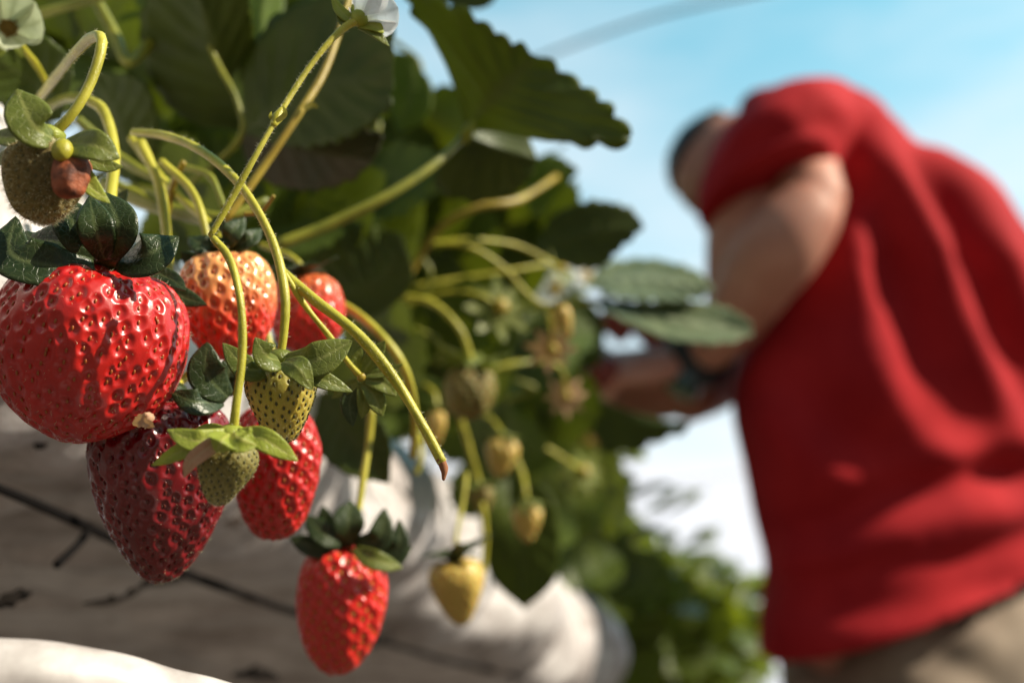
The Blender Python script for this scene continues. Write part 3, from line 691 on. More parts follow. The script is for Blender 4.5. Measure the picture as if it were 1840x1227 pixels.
traced(plantC, .58, [(1050, 535, .60), (1200, 570, .575), (1354, 600, .56)], [(1050, 535, .6), (1160, 540, .59), (1270, 545, .58), (1335, 568, .565), (1354, 600, .56)],
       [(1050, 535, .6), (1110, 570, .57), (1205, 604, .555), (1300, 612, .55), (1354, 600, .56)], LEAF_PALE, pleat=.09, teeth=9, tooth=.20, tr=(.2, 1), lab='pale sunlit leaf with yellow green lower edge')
traced(plantD, .70, [(1050, 695, .70), (1150, 756, .70), (1248, 758, .69)], [(1050, 690, .70), (1090, 722, .70), (1180, 752, .70), (1248, 758, .69)],
       [(1050, 690, .70), (1070, 790, .70), (1120, 812, .70), (1195, 786, .70), (1248, 758, .69)], LEAF, teeth=5, tooth=.26, tr=(.2, 1))
traced(plantC, .72, [(950, 600, .72), (1040, 600, .72), (1088, 592, .72)], [(950, 600, .72), (990, 550, .72), (1060, 542, .72), (1088, 592, .72)],
       [(950, 600, .72), (990, 665, .72), (1070, 655, .72), (1088, 592, .72)], LEAF, teeth=7, tooth=.03)
traced(plantB, .54, [(915, 855, .54), (938, 970, .53), (942, 1094, .53)], [(915, 855, .54), (865, 905, .53), (880, 1030, .53), (942, 1094, .53)],
       [(915, 855, .54), (992, 890, .53), (1002, 1025, .53), (942, 1094, .53)], LEAF_FAR, teeth=6, tooth=.02, lab='long dark leaf hanging straight down')
traced(plantA, .36, [(575, 705, .36), (630, 780, .355), (700, 868, .35)], [(575, 705, .36), (640, 715, .355), (695, 780, .35), (700, 868, .35)],
       [(575, 705, .36), (560, 790, .355), (620, 850, .35), (700, 868, .35)], LEAF, teeth=7, tooth=.06)
traced(plantB, .40, [(590, 540, .40), (690, 500, .40), (720, 420, .40)], [(590, 540, .4), (560, 470, .4), (620, 400, .4), (720, 420, .4)],
       [(590, 540, .4), (660, 570, .4), (740, 510, .4), (720, 420, .4)], LEAF, teeth=9, tooth=.05)
traced(plantB, .42, [(760, 0 - 30, .42), (830, -10, .42), (905, -20, .42)], [(760, -30, .42), (800, -60, .42), (860, -60, .42), (905, -20, .42)],
       [(760, -30, .42), (810, 10, .42), (870, 14, .42), (905, -20, .42)], LEAF, teeth=6, tooth=.05)

# traced petioles
petiole(plantB, [(500, 440, .33), (600, 400, .335), (700, 350, .34), (790, 288, .35), (838, 236, .363), (836, 190, .365)], (.0020, .0019, .0016, .0010), STALK_DK, hairs=0)
mb = MB(); tube(mb, [P(833, 255, .36), P(842, 236, .358), P(852, 218, .358)], (.0014, .0024, .001), 12, 10); mb.build('stipule', [SEP_LIME], plantB)
petiole(plantB, [(715, 525, .45), (755, 460, .45), (795, 405, .45), (860, 372, .45), (930, 360, .46), (1000, 318, .50)], (.0018, .0016), STALK_RED)
petiole(plantA, [(505, 486, .226), (560, 535, .222), (640, 598, .217), (708, 680, .214), (760, 765, .212), (794, 830, .211)], (.0011, .0012, .00125, .0011, .0010), STALK, hairs=420, n=60, name='cut_stalk')
mb = MB(); tube(mb, [P(790, 822, .2112), P(798, 842, .211), P(797, 862, .2105)], (.0010, .0009, .0003), 12, 10); mb.build('dried_tip', [BROWN_END], plantA)
petiole(plantA, [(405, 395, .27), (470, 305, .275), (540, 200, .28), (590, 112, .29), (640, -40, .31)], (.0011, .0011, .0009), STALK_RED, hairs=60)
mb = MB(); blade(mb, [P(545, 196, .279), P(560, 188, .278), P(572, 194, .278)], -FWD, .002, PROF_NARROW); mb.build('bract', [STALK], plantA)
petiole(plantA, [(190, 330, .30), (260, 362, .295), (340, 385, .29), (400, 392, .285), (480, 360, .29)], (.0026, .0026, .0022, .0012), STALK_DK)
petiole(plantA, [(252, 255, .275), (285, 330, .27), (298, 410, .265), (302, 500, .26)], (.0014, .0014), STALK, hairs=40)
petiole(plantA, [(300, 385, .28), (312, 330, .275), (330, 292, .27)], (.0010, .0008), STALK_RED)
petiole(plantA, [(150, -40, .33), (205, 60, .325), (235, 112, .32), (300, 30, .34), (330, -60, .36)], (.0018, .0018, .0010), STALK_DK)
petiole(plantA, [(20, 40, .32), (110, 15, .32), (230, -20, .32)], (.0016, .0016), STALK_DK)
petiole(plantA, [(340, 330, .33), (430, 250, .325), (425, 180, .325), (380, 90, .33), (350, -30, .33)], (.001, .001), STALK_DK)
petiole(plantA, [(545, 515, .32), (630, 556, .31), (690, 608, .30), (728, 665, .30), (745, 740, .31), (742, 820, .33)], (.0014, .0012), STALK)
petiole(plantB, [(752, 780, .38), (756, 820, .38), (748, 850, .38)], (.0012, .0011), STALK)
petiole(plantB, [(866, 905, .46), (872, 960, .46), (868, 1025, .46)], (.0014, .0013), STALK)
petiole(plantB, [(868, 680, .50), (930, 655, .50), (1000, 640, .52)], (.0012, .0011), STALK_DK)
petiole(plantC, [(900, 560, .58), (980, 550, .60), (1060, 540, .60)], (.0016, .0016), STALK)
petiole(plantA, [(140, 215, .30), (190, 262, .30), (240, 300, .295), (300, 330, .29)], (.0016, .0015), STALK_DK)
petiole(plantA, [(60, 210, .29), (110, 180, .28), (150, 175, .27)], (.0014, .0013), STALK_DK)
petiole(plantA, [(330, 300, .28), (378, 318, .275), (402, 372, .27)], (.0010, .0009), STALK_DK)
petiole(plantA, [(440, 385, .25), (470, 380, .25), (492, 352, .248)], (.0006, .0005), STALK_RED)
for pts in ([(862, 250), (880, 245), (900, 262)],): pass

# leaves filling the volume above and over the edge of the bed
def inside(x, y, poly):
    c = False; j = len(poly) - 1
    for i in range(len(poly)):
        xi, yi = poly[i]; xj, yj = poly[j]
        if (yi > y) != (yj > y) and x < (xj - xi) * (y - yi) / (yj - yi) + xi: c = not c
        j = i
    return c
REG = [(-60, -60), (650, -60), (650, 100), (700, 190), (790, 250), (900, 300), (930, 380), (1000, 440), (980, 500), (1010, 560), (1020, 660), (1020, 760), (1040, 860),
       (1110, 930), (1200, 1000), (1350, 1045), (1365, 1120), (1340, 1240), (1140, 1240), (1060, 1060), (960, 940), (860, 840), (760, 760), (640, 650), (540, 560), (400, 430), (290, 330), (130, 170), (-60, 60)]
rg = np.random.default_rng(99)
plants = [(plantA, 0, .40), (plantB, .40, .66), (plantC, .66, .98), (plantD, .98, 1.4), (plantE, 1.4, 1.95), (plantF, 1.95, 9)]
cnt = 0
for gi in range(6500):
    x = rg.uniform(-60, 1370) if gi % 3 else rg.uniform(900, 1370); y = rg.uniform(-60, 1240)
    if not inside(x, y, REG): continue
    v0 = rg.uniform(.20, .36) if rg.random() < .7 else rg.uniform(.36, .6); d = depth_on_row(x, y, v0)
    if d < .33: d = rg.uniform(.33, .42)
    if d > 2.3: d = rg.uniform(1.6, 2.3)
    # keep the number per area in proportion to what each leaf covers
    area = (1 / d) ** 2
    if rg.random() > min(1, .15 * d * d + .05): continue
    if 1050 < x < 1290 and 540 < y < 800: continue
    C = P(x, y, d)
    for pl, a0, a1 in plants:
        if a0 <= d < a1: break
    L = rg.uniform(.034, .050) * (1 if d < 1 else 1.35)
    nh = nrm(np.array([rg.normal(.25, .5), rg.normal(-.25, .45), rg.normal(.75, .35)]))
    fw = nrm(RU * rg.normal(0, .6) - RN * rg.uniform(-.2, 1.0) + np.array([0, 0, rg.normal(-.1, .5)]))
    stem = C - fw * L * .9 + RN * .03 - np.array([0, 0, .03])
    m = LEAF if d < .9 else LEAF_FAR
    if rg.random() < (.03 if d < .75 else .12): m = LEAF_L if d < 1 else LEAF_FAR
    trifoliate(pl, [stem, C - fw * L * .4, C], nh, L, m, rg, droop=rg.uniform(0, .5))
    cnt += 1
print('fill leaves', cnt)
# sunlit leaves at the far right edge of the row, drawn against the sky
for x, y, d, L, mm in ((1130, 812, 1.25, .035, LEAF_FAR), (1180, 905, 1.4, .045, LEAF_FAR), (1225, 905, 1.5, .036, LEAF_FAR), (1150, 880, 1.3, .04, LEAF_FAR), (1250, 975, 1.7, .045, LEAF_FAR), (1330, 1045, 2.0, .05, LEAF_L),
                       (1290, 1020, 1.8, .04, LEAF_FAR), (1180, 1010, 1.5, .05, LEAF_FAR), (1300, 1085, 1.9, .05, LEAF_FAR), (1240, 1080, 1.6, .05, LEAF_L), (1200, 1160, 1.5, .05, LEAF_FAR), (1120, 960, 1.2, .045, LEAF_FAR), (1080, 880, 1.1, .04, LEAF_L), (1310, 1120, 1.9, .05, LEAF_FAR),
                       (1100, 820, 1.0, .03, LEAF_L), (1060, 930, 1.0, .04, LEAF_FAR), (1150, 1060, 1.2, .045, LEAF_FAR), (1250, 1200, 1.5, .05, LEAF_FAR), (1190, 1100, 1.2, .045, LEAF_FAR)):
    C = P(x, y, d); pl = plantD if d < 1.35 else (plantE if d < 1.75 else plantF)
    fw = nrm(np.array([rg.uniform(.3, 1), -.5, rg.uniform(-.2, .5)])); L *= 1.2; nh = np.array([.1, -.4, .9])
    trifoliate(pl, [C - fw * L + RN * .04 - np.array([0, 0, .02]), C - fw * L * .4, C], nh, L, mm, rg)
# big shaded leaves hanging with their undersides to the aisle
for x, y, d, L in ((720, 250, .50, .055), (780, 340, .52, .05), (700, 330, .52, .055), (850, 420, .58, .055), (920, 400, .60, .05), (680, 470, .50, .05), (770, 480, .56, .055), (880, 500, .60, .05), (760, 600, .50, .05), (680, 640, .46, .04),
                   (900, 620, .60, .055), (960, 540, .66, .055), (860, 740, .58, .055), (950, 760, .64, .055), (980, 710, .70, .04), (780, 700, .50, .04), (1000, 830, .74, .05), (900, 830, .60, .045), (940, 460, .64, .05), (620, 330, .44, .05),
                   (560, 400, .42, .045), (640, 420, .46, .05), (330, 380, .36, .03), (420, 330, .38, .04), (500, 330, .40, .045), (870, 330, .56, .045), (930, 310, .56, .035), (820, 640, .56, .045), (560, 480, .42, .03),
                   (990, 640, .80, .045), (1000, 790, .80, .05), (1080, 900, .95, .06), (990, 920, .78, .05), (700, 720, .48, .035), (250, 150, .38, .04), (330, 260, .40, .04), (1030, 1000, .95, .055), (1110, 1010, 1.1, .07), (1170, 1080, 1.3, .07), (1130, 1180, 1.2, .07), (1240, 1150, 1.4, .07)):
    C = P(x, y, d)
    for pl, a0, a1 in plants:
        if a0 <= d < a1: break
    fw = nrm(np.array([rg.normal(.1, .5), rg.normal(0, .3), rg.normal(-.6, .35)])); nh = nrm(np.array([.45 + rg.normal(0, .25), .85, .25 + rg.normal(0, .2)]))
    trifoliate(pl, [C - fw * L * 1.1 + RN * .03, C - fw * L * .7, C - fw * L * .35], nh, L, LEAF, rg, droop=rg.uniform(0, .3))
# crowns tie every plant to the bed
for pl, t in ((plantA, .30), (plantB, .52), (plantC, .80), (plantD, 1.15), (plantE, 1.6), (plantF, 2.2)):
    mb = MB()
    for k in range(9):
        a_ = k * .7; b_ = R(t, .30, .175)
        tube(mb, [b_, b_ + np.array([math.cos(a_) * .015, math.sin(a_) * .015, .03]), b_ + np.array([math.cos(a_) * .05, math.sin(a_) * .05, .07 + .004 * k])], (.004, .002, .0012), 14, 7)
    ellipsoid(mb, R(t, .30, .18), (.014, .014, .016), 12, 8)
    mb.build('crown', [STALK_DK], pl)

# ------------------------------------------------------------------ white film of the raised bed
FILM, fnt, fb = M('white_film', (.70, .66, .64), .30, spec=.5)
nA = noise(fnt, 12, 9, .72); nB = noise(fnt, 140, 4, .7)
c1 = ramp(fnt, nA, [(.35, (.36, .32, .315)), (.60, (.78, .75, .76))])
m1 = fnt.nodes.new('ShaderNodeMath'); m1.operation = 'MULTIPLY'; fnt.links.new(nB, m1.inputs[0]); fnt.links.new(noise(fnt, 22, 3), m1.inputs[1])
f2 = ramp(fnt, m1.outputs[0], [(.36, (0, 0, 0)), (.42, (1, 1, 1))])
ftc0 = fnt.nodes.new('ShaderNodeTexCoord'); fm0 = fnt.nodes.new('ShaderNodeMapping'); fm0.inputs['Scale'].default_value = (9, 22, 40); fm0.inputs['Rotation'].default_value = (.2, .3, -.5)
fnt.links.new(ftc0.outputs['Object'], fm0.inputs[0]); st = noise(fnt, 1.6, 6, .7, vec=fm0.outputs[0])
c1 = mixrgb(fnt, ramp(fnt, st, [(.50, (0, 0, 0)), (.66, (.4, .4, .4))]), c1, (.12, .08, .06))
c2 = mixrgb(fnt, f2, c1, (.10, .055, .03)); fnt.links.new(c2, fb.inputs['Base Color'])
rn = fnt.nodes.new('ShaderNodeTexNoise'); rn.noise_type = 'RIDGED_MULTIFRACTAL'; rn.inputs['Scale'].default_value = 11; rn.inputs['Detail'].default_value = 3
rn.inputs['Distortion'].default_value = .6
ftc = fnt.nodes.new('ShaderNodeTexCoord'); fmp = fnt.nodes.new('ShaderNodeMapping'); fmp.inputs['Scale'].default_value = (1.6, 1.6, .8); fmp.inputs['Rotation'].default_value = (.3, .5, .2)
fnt.links.new(ftc.outputs['Object'], fmp.inputs[0]); fnt.links.new(fmp.outputs[0], rn.inputs['Vector'])
bm1 = bump(fnt, noise(fnt, 60, 5, .6), fb, .3, .002)
bm2 = fnt.nodes.new('ShaderNodeBump'); bm2.inputs['Strength'].default_value = .8; bm2.inputs['Distance'].default_value = .006
fnt.links.new(rn.outputs[0], bm2.inputs['Height']); fnt.links.new(bm1.outputs[0], bm2.inputs['Normal']); fnt.links.new(bm2.outputs[0], fb.inputs['Normal'])
def smooth(x, a, b):
    t = np.clip((x - a) / (b - a), 0, 1); return t * t * (3 - 2 * t)
def film():
    nt_, ns_ = 700, 150
    t = -.15 + 3.2 * (np.linspace(0, 1, nt_) ** 1.5); s = np.linspace(0, 1, ns_)
    cs = catmull([(.46, .185, 0), (.34, .20, 0), (.235, .195, 0), (.204, .172, 0), (.197, .145, 0), (.206, .118, 0), (.235, .098, 0), (.29, .088, 0), (.38, .083, 0), (.48, .080, 0), (.62, .085, 0)], ns_)
    V = np.zeros((nt_, ns_, 3))
    for i, tt in enumerate(t):
        bul = -.028 * smooth(tt, .45, .85) + .10 * smooth(tt, 1.22, 1.36)
        body = np.sin(math.pi * np.clip((s - .12) / .75, 0, 1))
        front = np.exp(-((s - .38) / .18) ** 2)
        ph = tt * 46 + 5 * s + 1.6 * math.sin(tt * 11)
        fold = .0035 * np.sin(ph) ** 3 * front + .003 * np.sin(tt * 23 + s * 17 + 1) * body
        fold = fold + .0022 * np.abs(np.sin(tt * 31 - s * 14 + 2 * np.sin(tt * 7))) ** .6 * body + .0012 * np.sin(tt * 97 + s * 9) * front
        amp = 1 + 1.3 * smooth(tt, .4, .8)
        sag = .012 * math.sin(tt * 9.5 + 1) * body
        v = cs[:, 0] + bul * body - fold * amp + sag * .4; wz = cs[:, 1] - .03 * smooth(tt, .55, .95) * smooth(s, .25, .55) - sag * .8 * (s > .55) * (s - .55) * 2 - .0015 * np.sin(tt * 40 + s * 30) * body
        V[i] = CAM + tt * RU + v[:, None] * RN + np.stack([0 * wz, 0 * wz, wz], 1)
    from mathutils import noise as mn
    nrmV = nrm(np.cross(np.gradient(V, axis=0), np.gradient(V, axis=1)))
    D = np.zeros((nt_, ns_))
    for i, tt in enumerate(t):
        for j in range(ns_):
            q = Vector((tt * 13 + s[j] * 5.5, s[j] * 4.2 - tt * 2.0, 3.1))
            D[i, j] = mn.ridged_multi_fractal(q, .9, 2.1, 3, 1.0, 2.0) - 1.2 + .35 * mn.noise(Vector((tt * 55 + s[j] * 20, s[j] * 16, 7)))
    body = np.sin(math.pi * np.clip((s - .06) / .9, 0, 1)) ** .5
    V = V + nrmV * (D * body[None] * .0085)[..., None]
    mb = MB(); mb.add(V.reshape(-1, 3), grid_faces(nt_, ns_)); return mb
bed = thing('raised_bed', 'long white film grow bag of the raised strawberry bed, dirty below', 'grow bag', R(.5, .3, .1))
fo = film().build('film', [FILM], bed); md = fo.modifiers.new('t', 'SOLIDIFY'); md.thickness = .0006; md.offset = -1
SOIL, snt, sb = M('substrate', (.035, .022, .014), .95)
snt.links.new(ramp(snt, noise(snt, 90, 6), [(.3, (.015, .01, .007)), (.7, (.07, .045, .03))]), sb.inputs['Base Color']); bump(snt, noise(snt, 150, 6), sb, .8, .006)
mb = MB(); cs = np.array([(.255, .19), (.255, .203), (.50, .203), (.66, .19), (.69, .12), (.60, .100), (.36, .102), (.26, .125)])
tt = np.linspace(-.12, 3.0, 60)
V = np.array([[R(t_, v_ + (.11 if t_ > 1.1 else 0) * (v_ < .4), w_) for v_, w_ in cs] for t_ in tt]).reshape(-1, 3)
ff = grid_faces(60, 8, True); ff += [tuple(range(8)), tuple(59 * 8 + k for k in range(8))[::-1]]
mb.add(V, ff); mb.build('substrate', [SOIL], bed)
# steel legs of the bed stand on the ground
STEEL = M('galvanised', (.45, .45, .46), .45)[0]; STEEL.node_tree.nodes['Principled BSDF'].inputs['Metallic'].default_value = .8
stand = thing('bed_frame', 'metal support frame carrying the white grow bag', 'frame', R(.5, .45, -.8))
for t_ in (.1, 1.4, 2.8):
    for v_ in (.36, .60):
        mb = MB(); tube(mb, [R(t_, v_, -.80), R(t_, v_, -.3), R(t_, v_, .075)], (.014, .014), 6, 12, lump=0); mb.build('leg', [STEEL], stand)
    mb = MB(); tube(mb, [R(t_, .30, .070), R(t_, .64, .070)], (.010, .010), 4, 12, lump=0); mb.build('crossbar', [STEEL], stand)

# dark cord running along the bag
CORD = M('black_cord', (.003, .002, .002), .9, spec=.15)[0]
def cordpt(x, y, v):
    v = v + .050
    return P(x, y, depth_on_row(x, y, v))
cord = thing('cord', 'black cord stretched along the dirty underside of the white film', 'cord', cordpt(330, 1030, .18))
mb = MB(); tube(mb, [cordpt(-60, 855, .178), cordpt(0, 878, .178), cordpt(60, 903, .18), cordpt(155, 945, .182), cordpt(240, 985, .182), cordpt(340, 1032, .18), cordpt(430, 1065, .18), cordpt(530, 1100, .178), cordpt(680, 1150, .172), cordpt(830, 1192, .162), cordpt(980, 1226, .15), cordpt(1060, 1245, .15)], (.0015, .0019, .0015, .0018, .0016), 120, 8, lump=.3, hairs=200, hmi=0); mb.build('strand', [CORD], cord)
mb = MB(); tube(mb, [cordpt(160, 950, .18), cordpt(140, 978, .176), cordpt(102, 1014, .172)], (.0015, .0013, .0015), 14, 8, lump=.2); mb.build('loose_end', [CORD], cord)
mb = MB(); ellipsoid(mb, cordpt(160, 948, .179), (.0018, .0015, .0014)); mb.build('knot', [CORD], cord)
TW = M('twig_bark', (.006, .004, .003), .9, spec=.15)[0]
def twig(label, pts, r, v=.18, k=0):
    o = thing('twig', label, 'twig', cordpt(*pts[0], v), 'dark twigs stuck to the white film')
    mb = MB(); tube(mb, [cordpt(x, y, v) for x, y in pts], r, 40, 7, lump=.5, seed=k); mb.build('stem', [TW], o)
    for x, y in pts[1:-1]:
        b = MB(); ellipsoid(b, cordpt(x, y - 4, v), (.0016, .0012, .0018)); b.build('bud', [TW], o)
twig('crooked dark twig lying under the tip of the dark red strawberry', [(150, 1084), (200, 1080), (235, 1068), (262, 1050), (300, 1046), (340, 1030)], (.0004, .0012, .0009, .0014, .0008), .185, 3)
twig('short dark twig under the left end of the largest strawberry', [(64, 802), (90, 795), (130, 790), (170, 780)], (.0008, .0018, .0014, .001), .175, 4)
twig('dark crumb of bark at the left edge near the bottom', [(-10, 1086), (15, 1078), (35, 1070), (56, 1066)], (.001, .0022, .0018, .0006), .185, 5)
twig('blurred dark debris right of the lowest red strawberry', [(640, 1165), (655, 1158), (680, 1150), (705, 1140)], (.001, .0026, .0028, .001), .172, 6)
twig('blurred dark debris at the bottom edge of the film', [(420, 1212), (460, 1208), (500, 1218)], (.001, .003, .001), .19, 7)

# rolled white lip lit by the sun in the lower left corner
PIPE, pnt, pb = M('white_roll', (.80, .76, .74), .4)
pnt.links.new(ramp(pnt, noise(pnt, 60, 6, .6), [(.3, (.30, .26, .25)), (.6, (.62, .58, .57))]), pb.inputs['Base Color']); bump(pnt, noise(pnt, 90, 3), pb, .2, .001)
mb = MB(); pp = [P(-160, 1205, .17), P(0, 1212, .176), P(150, 1226, .182), P(300, 1262, .19), P(480, 1306, .20), P(760, 1380, .22)]
n_ = 120; p = catmull(pp, n_); t_, a_, b_ = frames(p); an = np.linspace(0, 6.283, 40, endpoint=False)
rr = .0062 + .00012 * np.sin(np.linspace(0, 40, n_)[:, None] + 2 * np.sin(an * 2)[None]) + .0001 * np.sin(an * 5)[None]
mb.add((p[:, None] + rr[..., None] * (np.cos(an)[None, :, None] * a_[:, None] + np.sin(an)[None, :, None] * b_[:, None])).reshape(-1, 3), grid_faces(n_, 40, True))
tag(mb.build('film_roll', [PIPE]), 'bright white rolled film edge in the lower left corner', 'film roll')

# ------------------------------------------------------------------ wires in the sky, ground
WIRE = M('wire', (.22, .26, .28), .6)[0]
mb = MB(); tube(mb, [P(860, 150, 3.2), P(950, 112, 3.1), P(1100, 55, 3.0), P(1240, 14, 2.9), P(1500, -40, 2.8)], (.006, .006), 40, 8, lump=0)
tag(mb.build('overhead_wire', [WIRE]), 'thick blurred grey wire crossing the blue sky at the top', 'wire')
mb = MB(); tube(mb, [P(1100, 880, 6), P(1240, 862, 6), P(1345, 850, 6), P(1500, 835, 6)], (.003, .003), 20, 6, lump=0)
tag(mb.build('overhead_wire', [WIRE]), 'faint thin wire low in the white sky beside the shirt', 'wire')
GND, gnt, gb = M('soil_ground', (.20, .14, .10), .95)
gnt.links.new(ramp(gnt, noise(gnt, 6, 8), [(.3, (.05, .035, .026)), (.7, (.11, .08, .06))]), gb.inputs['Base Color']); bump(gnt, noise(gnt, 30, 8), gb, .6, .02)
mb = MB(); S_ = 900.
xs = np.concatenate([[-S_, -60], np.linspace(-8, 8, 41), [60, S_]]); X, Y = np.meshgrid(xs, xs, indexing='ij')
Z = np.where((abs(X) < 9) & (abs(Y) < 9), .012 * np.sin(X * 5) * np.cos(Y * 4), 0) - .012
mb.add(np.stack([X, Y, Z], -1).reshape(-1, 3), [q[::-1] for q in grid_faces(len(xs), len(xs))]); tag(mb.build('ground', [GND]), kind='structure')

# ------------------------------------------------------------------ the picker
SKIN, knt, kb = M('skin', (.42, .20, .13), .58, .25, (1, .35, .2), .006, spec=.5)
knt.links.new(ramp(knt, noise(knt, 25, 5), [(.3, (.44, .18, .125)), (.7, (.60, .29, .21))]), kb.inputs['Base Color'])
SHIRT, hnt, hb = M('red_shirt', (.36, .015, .02), .85, spec=.12)
hnt.links.new(ramp(hnt, noise(hnt, 14, 5), [(.3, (.31, .011, .017)), (.7, (.43, .020, .025))]), hb.inputs['Base Color']); bump(hnt, noise(hnt, 900, 2), hb, .2, .0006)
TROU, tnt, tb = M('khaki_trousers', (.20, .16, .12), .85)
tnt.links.new(ramp(tnt, noise(tnt, 18, 5), [(.3, (.17, .125, .09)), (.7, (.28, .215, .16))]), tb.inputs['Base Color'])
HAIRM = M('dark_hair', (.02, .013, .011), .5)[0]
BLACKM = M('watch_strap', (.008, .012, .015), .4)[0]
GLASS = M('watch_face', (.01, .05, .045), .08, coat=1)[0]
SHOE = M('boot_leather', (.03, .02, .015), .6)[0]

picker = thing('person', 'person in red short sleeved shirt and khaki trousers bending over the bed, picking', 'person', (.52, 1.15, 0.0))
def loft(mb, rings, n=60, k=28, capped=True, mi=0, power=1.0):
    """rings: (centre, ax, ay) with in-plane half-axis vectors"""
    q = catmull([np.concatenate(r) for r in rings], n); c, A, B = q[:, :3], q[:, 3:6], q[:, 6:9]
    an = np.linspace(0, 6.2832, k, endpoint=False); ca = np.sign(np.cos(an)) * np.abs(np.cos(an)) ** power; sa = np.sign(np.sin(an)) * np.abs(np.sin(an)) ** power
    V = c[:, None] + ca[None, :, None] * A[:, None] + sa[None, :, None] * B[:, None]
    v = V.reshape(-1, 3); f = grid_faces(n, k, True)
    if capped:
        v = np.vstack([v, c[0], c[-1]])
        for j in range(k): f.append((n * k, (j + 1) % k, j)); f.append((n * k + 1, (n - 1) * k + j, (n - 1) * k + (j + 1) % k))
    mb.add(v, f, mi)
def limb(mb, pts, n=40, k=20):
    """pts: (P, r) round limb"""
    c = np.array([q[0] for q in pts]); r = [q[1] for q in pts]
    p = catmull(np.column_stack([c, r]), n); t, a, b = frames(p[:, :3]); an = np.linspace(0, 6.2832, k, endpoint=False)
    V = p[:, None, :3] + p[:, None, 3:4] * (np.cos(an)[None, :, None] * a[:, None] + np.sin(an)[None, :, None] * b[:, None])
    v = np.vstack([V.reshape(-1, 3), p[0, :3], p[-1, :3]]); f = grid_faces(n, k, True)
    for j in range(k): f.append((n * k, (j + 1) % k, j)); f.append((n * k + 1, (n - 1) * k + j, (n - 1) * k + (j + 1) % k))
    mb.add(v, f)
    ellipsoid(mb, c[0], [r[0]] * 3, 16, 12); ellipsoid(mb, c[-1], [r[-1]] * 3, 16, 12)
def fuse(mb, name, mats, parent, voxel, smoothit=4, post=None):
    me = mb.mesh('tmp', mats, None); o = bpy.data.objects.new('tmp', me); SC.collection.objects.link(o)
    m = o.modifiers.new('r', 'REMESH'); m.mode = 'VOXEL'; m.voxel_size = voxel
    m2 = o.modifiers.new('s', 'SMOOTH'); m2.iterations = smoothit; m2.factor = .5
    dg = bpy.context.evaluated_depsgraph_get(); dg.update()
    ev = o.evaluated_get(dg); m3 = bpy.data.meshes.new_from_object(ev)
    nv_ = len(m3.vertices); co = np.zeros(nv_ * 3); m3.vertices.foreach_get('co', co); co = co.reshape(-1, 3)
    no = np.zeros(nv_ * 3); m3.vertices.foreach_get('normal', no); no = no.reshape(-1, 3)
    if post is not None: co = post(co, no)
    m3.vertices.foreach_set('co', (co - ROOT[parent.name]).ravel())
    m3.materials.clear()
    for mm in mats: m3.materials.append(mm)
    m3.polygons.foreach_set('use_smooth', [True] * len(m3.polygons)); m3.polygons.foreach_set('material_index', [0] * len(m3.polygons)); m3.update()
    bpy.data.objects.remove(o)
    o = bpy.data.objects.new(name, m3); SC.collection.objects.link(o); o.parent = parent; ROOT[o.name] = ROOT[parent.name]
    return o
DP = 1.17
def ring(y, x0, x1, dc=DP, hd=.12, tilt=0, up=.15):
    if y > 420: x0 += (8 if y < 700 else -16); x1 += 110
    elif y > 280: x1 += 55
    c = P((x0 + x1) / 2 - (26 if y > 420 else 0), y, dc); return (c, (RGT + .42 * FWD) * (x1 - x0) / 2 * dc / FPX + UPV * tilt, nrm(FWD + up * UPV) * hd)
# --- shirt
mb = MB()
loft(mb, [ring(156, 1410, 1480, 1.20, .02), ring(168, 1360, 1530, 1.20, .05), ring(196, 1325, 1590, 1.20, .09), ring(240, 1330, 1655, 1.20, .12), ring(300, 1335, 1725, 1.20, .14),
          ring(370, 1360, 1792, 1.20, .15), ring(450, 1370, 1838, 1.19, .155), ring(550, 1345, 1872, 1.18, .15), ring(650, 1322, 1890, 1.17, .145), ring(750, 1334, 1900, 1.17, .14),
          ring(880, 1362, 1905, 1.17, .135), ring(980, 1388, 1905, 1.17, .135, .012), ring(1025, 1376, 1900, 1.17, .145, .030, 0), ring(1066, 1378, 1900, 1.17, .150, .050, -.15)], 120, 60, power=.9)
# sleeve
def sring(x, y, d, rx, ry, ax=None):
    return (P(x, y, d), RGT * rx + UPV * (-.15 * rx), nrm(FWD * .8 + UPV * .45) * ry)
loft(mb, [(P(1470, 250, 1.19), RGT * .05, FWD * .05 - UPV * .035), (P(1440, 240, 1.14), RGT * .066 + UPV * .01, FWD * .06 - UPV * .045), (P(1405, 246, 1.09), RGT * .076 + UPV * .015, FWD * .064 - UPV * .044),
          (P(1385, 292, 1.05), RGT * .074 + UPV * .020, FWD * .066 - UPV * .042), (P(1374, 346, 1.03), RGT * .068 + UPV * .024, FWD * .064 - UPV * .038)], 40, 48)
